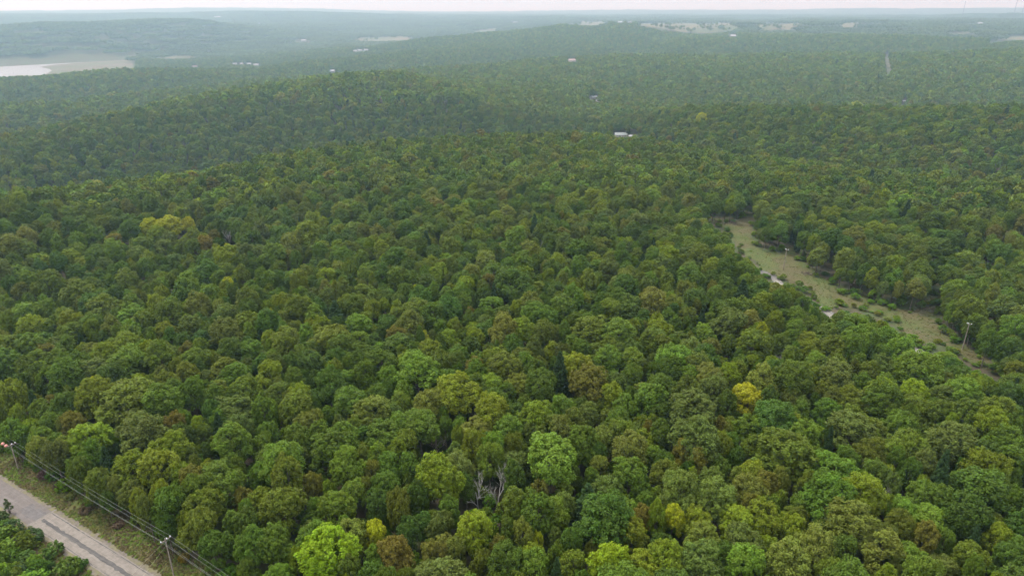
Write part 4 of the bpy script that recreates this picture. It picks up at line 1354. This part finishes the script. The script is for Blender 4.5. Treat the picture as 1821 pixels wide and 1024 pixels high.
def bush(name, loc, R, h, color, label, cat, k, group=None):
    root = empty(name, loc, k * 1.7)
    tag(root, label, cat, group)
    V, VAR, C1 = crown_points(1200 + k, R, 0.1 if k != 6 else 1.0, h, 9, 6, 30 if k != 6 else 9, 0.34, 'cone' if k == 6 else 'round')
    me = leaf_mesh('foliage', V, VAR)
    f = bpy.data.objects.new('foliage', me); col.objects.link(f); f.parent = root
    f['tint'] = [float(v) for v in color]
    mb = MB()
    for q in range(4):
        a = q * 1.6 + k
        mb.tube([(0.1 * math.cos(a), 0.1 * math.sin(a), -0.2), (R * 0.3 * math.cos(a), R * 0.3 * math.sin(a), h * 0.4), (R * 0.5 * math.cos(a), R * 0.5 * math.sin(a), h * 0.75)], [0.07, 0.05, 0.02], 4)
    mb.build('stems', M_BARK, root)
    return root
BUSH = [
    (80, 848, 1.9, 1.7, (0.13, 0.085, 0.07), "purplish brown bush at the wood's edge near the farther utility pole"),
    (104, 868, 1.4, 1.4, (0.12, 0.095, 0.055), "small dark brown bush beside the purplish one on the verge"),
    (150, 912, 1.5, 1.3, (0.14, 0.105, 0.06), "brown bush halfway along the verge beyond the bridge joint"),
    (126, 888, 1.3, 1.2, (0.12, 0.14, 0.03), "yellowish green weed clump on the verge above the bridge joint"),
    (328, 996, 1.3, 1.5, (0.19, 0.15, 0.02), "small golden bush right of the nearer utility pole's foot"),
    (212, 936, 1.6, 1.3, (0.14, 0.10, 0.06), "reddish brown bush at the wood's edge halfway between the poles"),
    (18, 912, 1.0, 4.6, (0.085, 0.11, 0.045), "thin young tree standing at the near edge of the paved road"),
    (60, 962, 2.8, 3.0, (0.05, 0.09, 0.025), "dense green shrub between the paved road and the photo's corner"),
    (100, 985, 2.6, 2.4, (0.07, 0.125, 0.02), "bright green shrub on the near bank of the paved road"),
    (135, 1012, 2.4, 2.0, (0.06, 0.12, 0.02), "low fresh green shrub where the near bank meets the bottom edge"),
    (20, 950, 3.0, 3.4, (0.05, 0.09, 0.025), "dark green shrub on the near bank by the left edge"),
    (8, 985, 2.8, 2.6, (0.085, 0.075, 0.035), "brownish shrub at the left edge below the paved road"),
    (50, 998, 2.6, 2.2, (0.075, 0.13, 0.025), "light green shrub in the middle of the near bank"),
    (84, 1020, 2.5, 2.0, (0.05, 0.10, 0.022), "deep green shrub at the bottom edge of the near bank"),
    (30, 1025, 3.0, 2.8, (0.06, 0.10, 0.03), "broad dull green shrub in the bottom corner"),
    (2, 928, 2.2, 2.4, (0.065, 0.10, 0.03), "small green shrub at the left edge right beside the road"),
]
for k, (bx_, by_, R, h, cc, lab) in enumerate(BUSH):
    p = gpt(bx_, by_)
    bush('bush', (p[0], p[1], 0.0), R, h, cc, lab, 'bush', k, 'bushes beside the paved road')
# brush piles in the clearing
PILES = [(1436, 488, 3.2, 1.3, "dark brush pile at the clearing's edge near its utility pole"), (1655, 552, 4.2, 1.8, "largest reddish brown brush pile under the trees of the clearing"),
         (1300, 398, 3.6, 1.5, "brown brush pile at the upper end of the clearing"), (1640, 618, 2.2, 1.4, "small dark brush heap beside the lower gravel patch")]
for k, (bx_, by_, R, h, lab) in enumerate(PILES):
    p = hit1(bx_, by_)
    root = tag(empty('brush_pile', p, k), lab, 'brush pile', 'brush piles in the clearing')
    r = np.random.default_rng(60 + k)
    for q in range(34):
        a, d = r.uniform(0, 6.28), r.uniform(0, R)
        c0 = np.array([math.cos(a) * d, math.sin(a) * d, r.uniform(0.1, h) * (1 - d / R * 0.7)])
        dr = r.normal(size=3); dr[2] *= 0.35; dr /= np.linalg.norm(dr)
        L = r.uniform(1.0, 2.4)
        mb = MB(); mb.tube([c0 - dr * L / 2, c0 + r.normal(scale=0.1, size=3), c0 + dr * L / 2], [0.11, 0.09, 0.04], 4)
        mb.build('branch', BRUSH_MAT if 'BRUSH_MAT' in globals() else M_BARK, root)

# ------------------------------------------------------------------ utility poles, wires and marker balls
def pole_height(px, py_base, py_top, p):
    lo, hi = 3.0, 20.0
    for _ in range(40):
        m = (lo + hi) / 2
        _, y, _ = project(np.array([p[0], p[1], p[2] + m]))
        if y > py_top: lo = m
        else: hi = m
    return (lo + hi) / 2
def utility_pole(p, h, yaw, label, arm=2.4, group='utility poles'):
    root = tag(empty('utility_pole', p, yaw), label, 'utility pole', group)
    mb = MB(); mb.tube([(0, 0, -0.8), (0, 0, h * 0.5), (0, 0, h)], [0.19, 0.16, 0.12], 8); mb.build('pole_shaft', M_WOOD, root)
    mb = MB(); mb.box((0.16, 0, h - 0.35), (0.10, arm, 0.14)); armo = mb.build('crossarm', M_WOOD, root)
    for s in (-1, 1):
        mb = MB(); mb.tube([(0.12, 0.0, h - 1.1), (0.16, s * arm * 0.28, h - 0.40)], [0.03, 0.03], 4); mb.build('brace', M_WIRE, root)
    tops = []
    for y in (-arm / 2 + 0.1, 0.28, arm / 2 - 0.1):
        mb = MB(); mb.lathe((0.16, y, h - 0.27), [(0.03, 0), (0.03, 0.06), (0.12, 0.08), (0.13, 0.16), (0.07, 0.2), (0.11, 0.24), (0.09, 0.32), (0.02, 0.36)], 8)
        mb.build('insulator', M_PORC, armo)
        tops.append((0.16, y, h + 0.08))
    ca, sa = math.cos(yaw), math.sin(yaw)
    return [np.array([p[0] + t[0] * ca - t[1] * sa, p[1] + t[0] * sa + t[1] * ca, p[2] + t[2]]) for t in tops]
def wire(a, b, sag, rad, label, mat=M_WIRE, n=18):
    pts = []
    for i in range(n + 1):
        t = i / n
        q = np.array(a) * (1 - t) + np.array(b) * t
        q[2] -= sag * 4 * t * (1 - t)
        pts.append(q)
    mb = MB(); mb.tube(pts, [rad] * (n + 1), 5)
    o = mb.build('power_line', mat, None, True)
    return tag(o, label, 'power line', 'overhead lines along the paved road'), pts
pA, pB = gpt(33, 834), gpt(311, 1030)
hA, hB = pole_height(33, 834, 789, pA), pole_height(311, 1030, 957, pB)
print('pole heights', hA, hB, 'span', np.linalg.norm(pA - pB))
yaw = math.atan2((pB - pA)[1], (pB - pA)[0])
pC = pB + (pB - pA) / np.linalg.norm(pB - pA) * 62.0
pD = pA - (pB - pA) / np.linalg.norm(pB - pA) * 62.0
TA = utility_pole(pA, hA, yaw, "farther wooden utility pole on the verge at the photo's left edge")
TB = utility_pole(pB, hB, yaw, "nearer wooden utility pole with crossarm at the photo's bottom edge")
shift = lambda T, d: [t + d for t in T]
TC_ = shift(TB, pC - pB); TD_ = shift(TA, pD - pA)
pos = ['road-side', 'middle', 'wood-side']
for k in range(3):
    wire(TA[k], TB[k], 0.7, 0.013, f"{pos[k]} wire of the three strung between the two utility poles")
    wire(TB[k], TC_[k], 0.7, 0.013, f"{pos[k]} wire running from the nearer pole to the photo's bottom edge")
    wire(TD_[k], TA[k], 0.7, 0.013, f"{pos[k]} wire leaving the farther pole towards the photo's left edge")
low = np.array([0, 0, -1.5])
wire(pA + np.array([0, 0, hA]) + low, pB + np.array([0, 0, hB]) + low, 0.8, 0.012, "lowest single wire between the two utility poles")
wire(pB + np.array([0, 0, hB]) + low, pC + np.array([0, 0, hB]) + low, 0.8, 0.012, "lowest single wire from the nearer pole to the photo's bottom edge")
gdir = -RNOR * RIGHT_SIGN
for q, (z0, s_, lab) in enumerate(((hB - 0.6, -7.5, "upper yellowish guy line from the nearer pole down to the road edge"), (hB - 1.8, -3.0, "lower yellowish guy line from the nearer pole down to the road edge"))):
    e = pB + gdir * 11.5 + RDIR * s_; e[2] = 0.1
    o, _ = wire(pB + np.array([0, 0, z0]), e, 0.0, 0.018, lab, M_GUY, 4)
    o['category'] = 'guy line'; o.name = 'guy_line'
def marker_ball(c, label, R=0.42):
    root = tag(empty('marker_ball', c, yaw), label, 'marker ball', 'marker balls on the power line')
    prof = [(R * math.sin(math.pi * i / 12) + 0.001, -R * math.cos(math.pi * i / 12)) for i in range(13)]
    mb = MB(); mb.lathe((0, 0, 0), prof, 18); mb.build('ball', M_BALL, root, True)
    mb = MB(); mb.lathe((0, 0, 0), [(R * 0.97, -0.03), (R + 0.04, -0.03), (R + 0.04, 0.03), (R * 0.97, 0.03)], 18); mb.build('seam_flange', M_BALL, root)
    for s in (-1, 1):
        mb = MB(); mb.tube([(s * R * 0.9, 0, 0), (s * (R + 0.18), 0, 0)], [0.07, 0.05], 6); mb.build('cable_clamp', M_WIRE, root)
def on_span(a, b, sag, px_):
    best = None
    for t in np.linspace(0, 1, 400):
        q = a * (1 - t) + b * t; q = q.copy(); q[2] -= sag * 4 * t * (1 - t)
        x, y, _ = project(q)
        if best is None or abs(x - px_) < best[0]: best = (abs(x - px_), q)
    return best[1]
marker_ball(on_span(TD_[0], TA[0], 0.7, 21.0), "pinkish red marker ball hanging right beside the farther utility pole")
marker_ball(on_span(TD_[0], TA[0], 0.7, 5.0), "pinkish red marker ball at the very left edge of the photo")
for (bx_, by_, ty_, lab) in ((1393, 481, 443, "weathered utility pole standing in the grass of the upper clearing"), (1711, 622, 575, "leaning grey utility pole at the lower right edge of the clearing")):
    p = hit1(bx_, by_)
    utility_pole(p, pole_height(bx_, by_, ty_, p), 0.9, lab, 1.6)

# ------------------------------------------------------------------ houses
def house(p, w, d, hw, rise, turn, mroof, mwall, label, detail):
    root = tag(empty('house', (p[0], p[1], p[2]), turn), label, 'house')
    mb = MB(); mb.box((0, 0, hw / 2 - 0.5), (w, d, hw + 1.0))
    mb.add([(-w / 2, -d / 2, hw), (-w / 2, d / 2, hw), (-w / 2, 0, hw + rise), (w / 2, -d / 2, hw), (w / 2, d / 2, hw), (w / 2, 0, hw + rise)], [(0, 2, 1), (3, 4, 5)])
    mb.build('wall', mwall, root)
    e, t = 0.5, 0.18
    V = []
    for x in (-w / 2 - e, w / 2 + e):
        k = rise / (d / 2)
        for (y, z) in ((-d / 2 - e, hw - e * k), (0, hw + rise), (d / 2 + e, hw - e * k)):
            V.append((x, y, z + 0.03)); V.append((x, y, z + 0.03 + t))
    F = [(1, 3, 9, 7), (3, 5, 11, 9), (0, 6, 8, 2), (2, 8, 10, 4), (0, 1, 7, 6), (4, 10, 11, 5), (0, 2, 3, 1), (2, 4, 5, 3), (6, 7, 9, 8), (8, 9, 11, 10)]
    mesh_obj('roof', V, F, mroof, root)
    if detail:
        mb = MB(); mb.box((w * 0.08, -d / 2 - 0.03, 1.05), (1.0, 0.08, 2.1)); mb.build('door', M_ROOFB, root)
        for x in (-0.36, -0.16, 0.3):
            mb = MB(); mb.box((w * x, -d / 2 - 0.02, 1.5), (1.3, 0.07, 1.0)); wo = mb.build('window', M_WHITE, root)
            mb = MB(); mb.box((w * x, -d / 2 - 0.06, 1.5), (1.1, 0.04, 0.8)); mb.build('pane', M_GLASS, wo)
    return root
for hs, p in zip(HOUSES, house_pos):
    f_ = 0.72 if hs[10] >= 1600 else 1.0
    house(p, hs[2] * f_, hs[3] * f_, hs[4] * f_, hs[5] * f_, hs[6], hs[7], hs[8], hs[9], hs[0] in (1104, 1056, 1064))
# open-sided shed beside the valley house
root = tag(empty('shelter', p_shed, 0.2), "small open shelter with pale roof and posts right of the valley house", 'shelter')
for x in (-2.2, 2.2):
    for y in (-1.6, 1.6):
        mb = MB(); mb.tube([(x, y, -0.5), (x, y, 2.9)], [0.12, 0.12], 6); mb.build('post', M_WALLW, root)
mb = MB()
mb.add([(-3, -2.4, 2.8), (3, -2.4, 2.8), (3, 2.4, 2.8), (-3, 2.4, 2.8), (-1.2, 0, 4.1), (1.2, 0, 4.1)], [(0, 1, 5, 4), (2, 3, 4, 5), (1, 2, 5), (3, 0, 4), (3, 2, 1, 0)])
mb.build('roof', M_ROOFW, root)

# ------------------------------------------------------------------ far radio masts
def mast(px_, py_foot, py_top, D, wid, label):
    x, y, z = ray(px_, py_foot)
    s = D / math.hypot(float(x), float(y))
    X, Y = float(x) * s, float(y) * s
    z0 = float(terrain(X, Y))
    h = pole_height_far(X, Y, z0, py_top)
    root = tag(empty('radio_mast', (X, Y, z0)), label, 'radio mast', 'radio masts on the skyline')
    for k in range(3):
        a = k * 2.094
        mb = MB(); mb.tube([(wid * math.cos(a), wid * math.sin(a), -5), (wid * 0.7 * math.cos(a), wid * 0.7 * math.sin(a), h)], [0.35, 0.25], 4); mb.build('leg', M_MAST, root)
    mb = MB()
    nb_ = int(h / 6)
    for q in range(nb_):
        for k in range(3):
            a, b = k * 2.094, (k + 1) * 2.094
            z1, z2 = h * q / nb_, h * (q + 1) / nb_
            f1, f2 = wid * (1 - 0.3 * q / nb_), wid * (1 - 0.3 * (q + 1) / nb_)
            mb.tube([(f1 * math.cos(a), f1 * math.sin(a), z1), (f2 * math.cos(b), f2 * math.sin(b), z2)], [0.18, 0.18], 3)
    mb.build('lattice', M_MAST, root)
    mb = MB(); mb.lathe((0, 0, h), [(0.5, -0.5), (2.6, 0), (2.6, 3.2), (0.3, 3.6)], 8); mb.build('antenna_head', M_MAST, root)
def pole_height_far(X, Y, z0, py_top):
    lo, hi = 5.0, 400.0
    for _ in range(50):
        m = (lo + hi) / 2
        _, y, _ = project(np.array([X, Y, z0 + m]))
        if y > py_top: lo = m
        else: hi = m
    return (lo + hi) / 2
mast(1712, 26, 4, 5200, 1.7, "thin radio mast standing apart on the skyline beyond the plain")
mast(1803, 26, 1.0, 5000, 1.9, "taller radio mast on the low hill near the photo's top corner")
mast(1817, 26, 3.5, 5200, 1.5, "slender radio mast closest to the photo's right edge")

# ------------------------------------------------------------------ smoke wisps and the haze
def volume_material(name, color, density, aniso=0.2):
    m, n, l = new_mat(name)
    out = n.new("ShaderNodeOutputMaterial")
    v = n.new("ShaderNodeVolumePrincipled")
    v.inputs['Color'].default_value = (*color, 1)
    v.inputs['Density'].default_value = density
    v.inputs['Anisotropy'].default_value = aniso
    v.inputs['Density Attribute'].default_value = ""
    v.inputs['Absorption Color'].default_value = (1, 1, 1, 1)
    l.new(v.outputs[0], out.inputs['Volume'])
    return m
HZ = volume_material('haze_air', HAZE_COLOR, HAZE_DENSITY, 0.7)
mb = MB(); mb.box((0, 0, 85), (34000, 34000, 370))
tag(mb.build('haze', HZ), "thin pale blue haze filling the air over the whole valley", 'haze', kind='stuff')
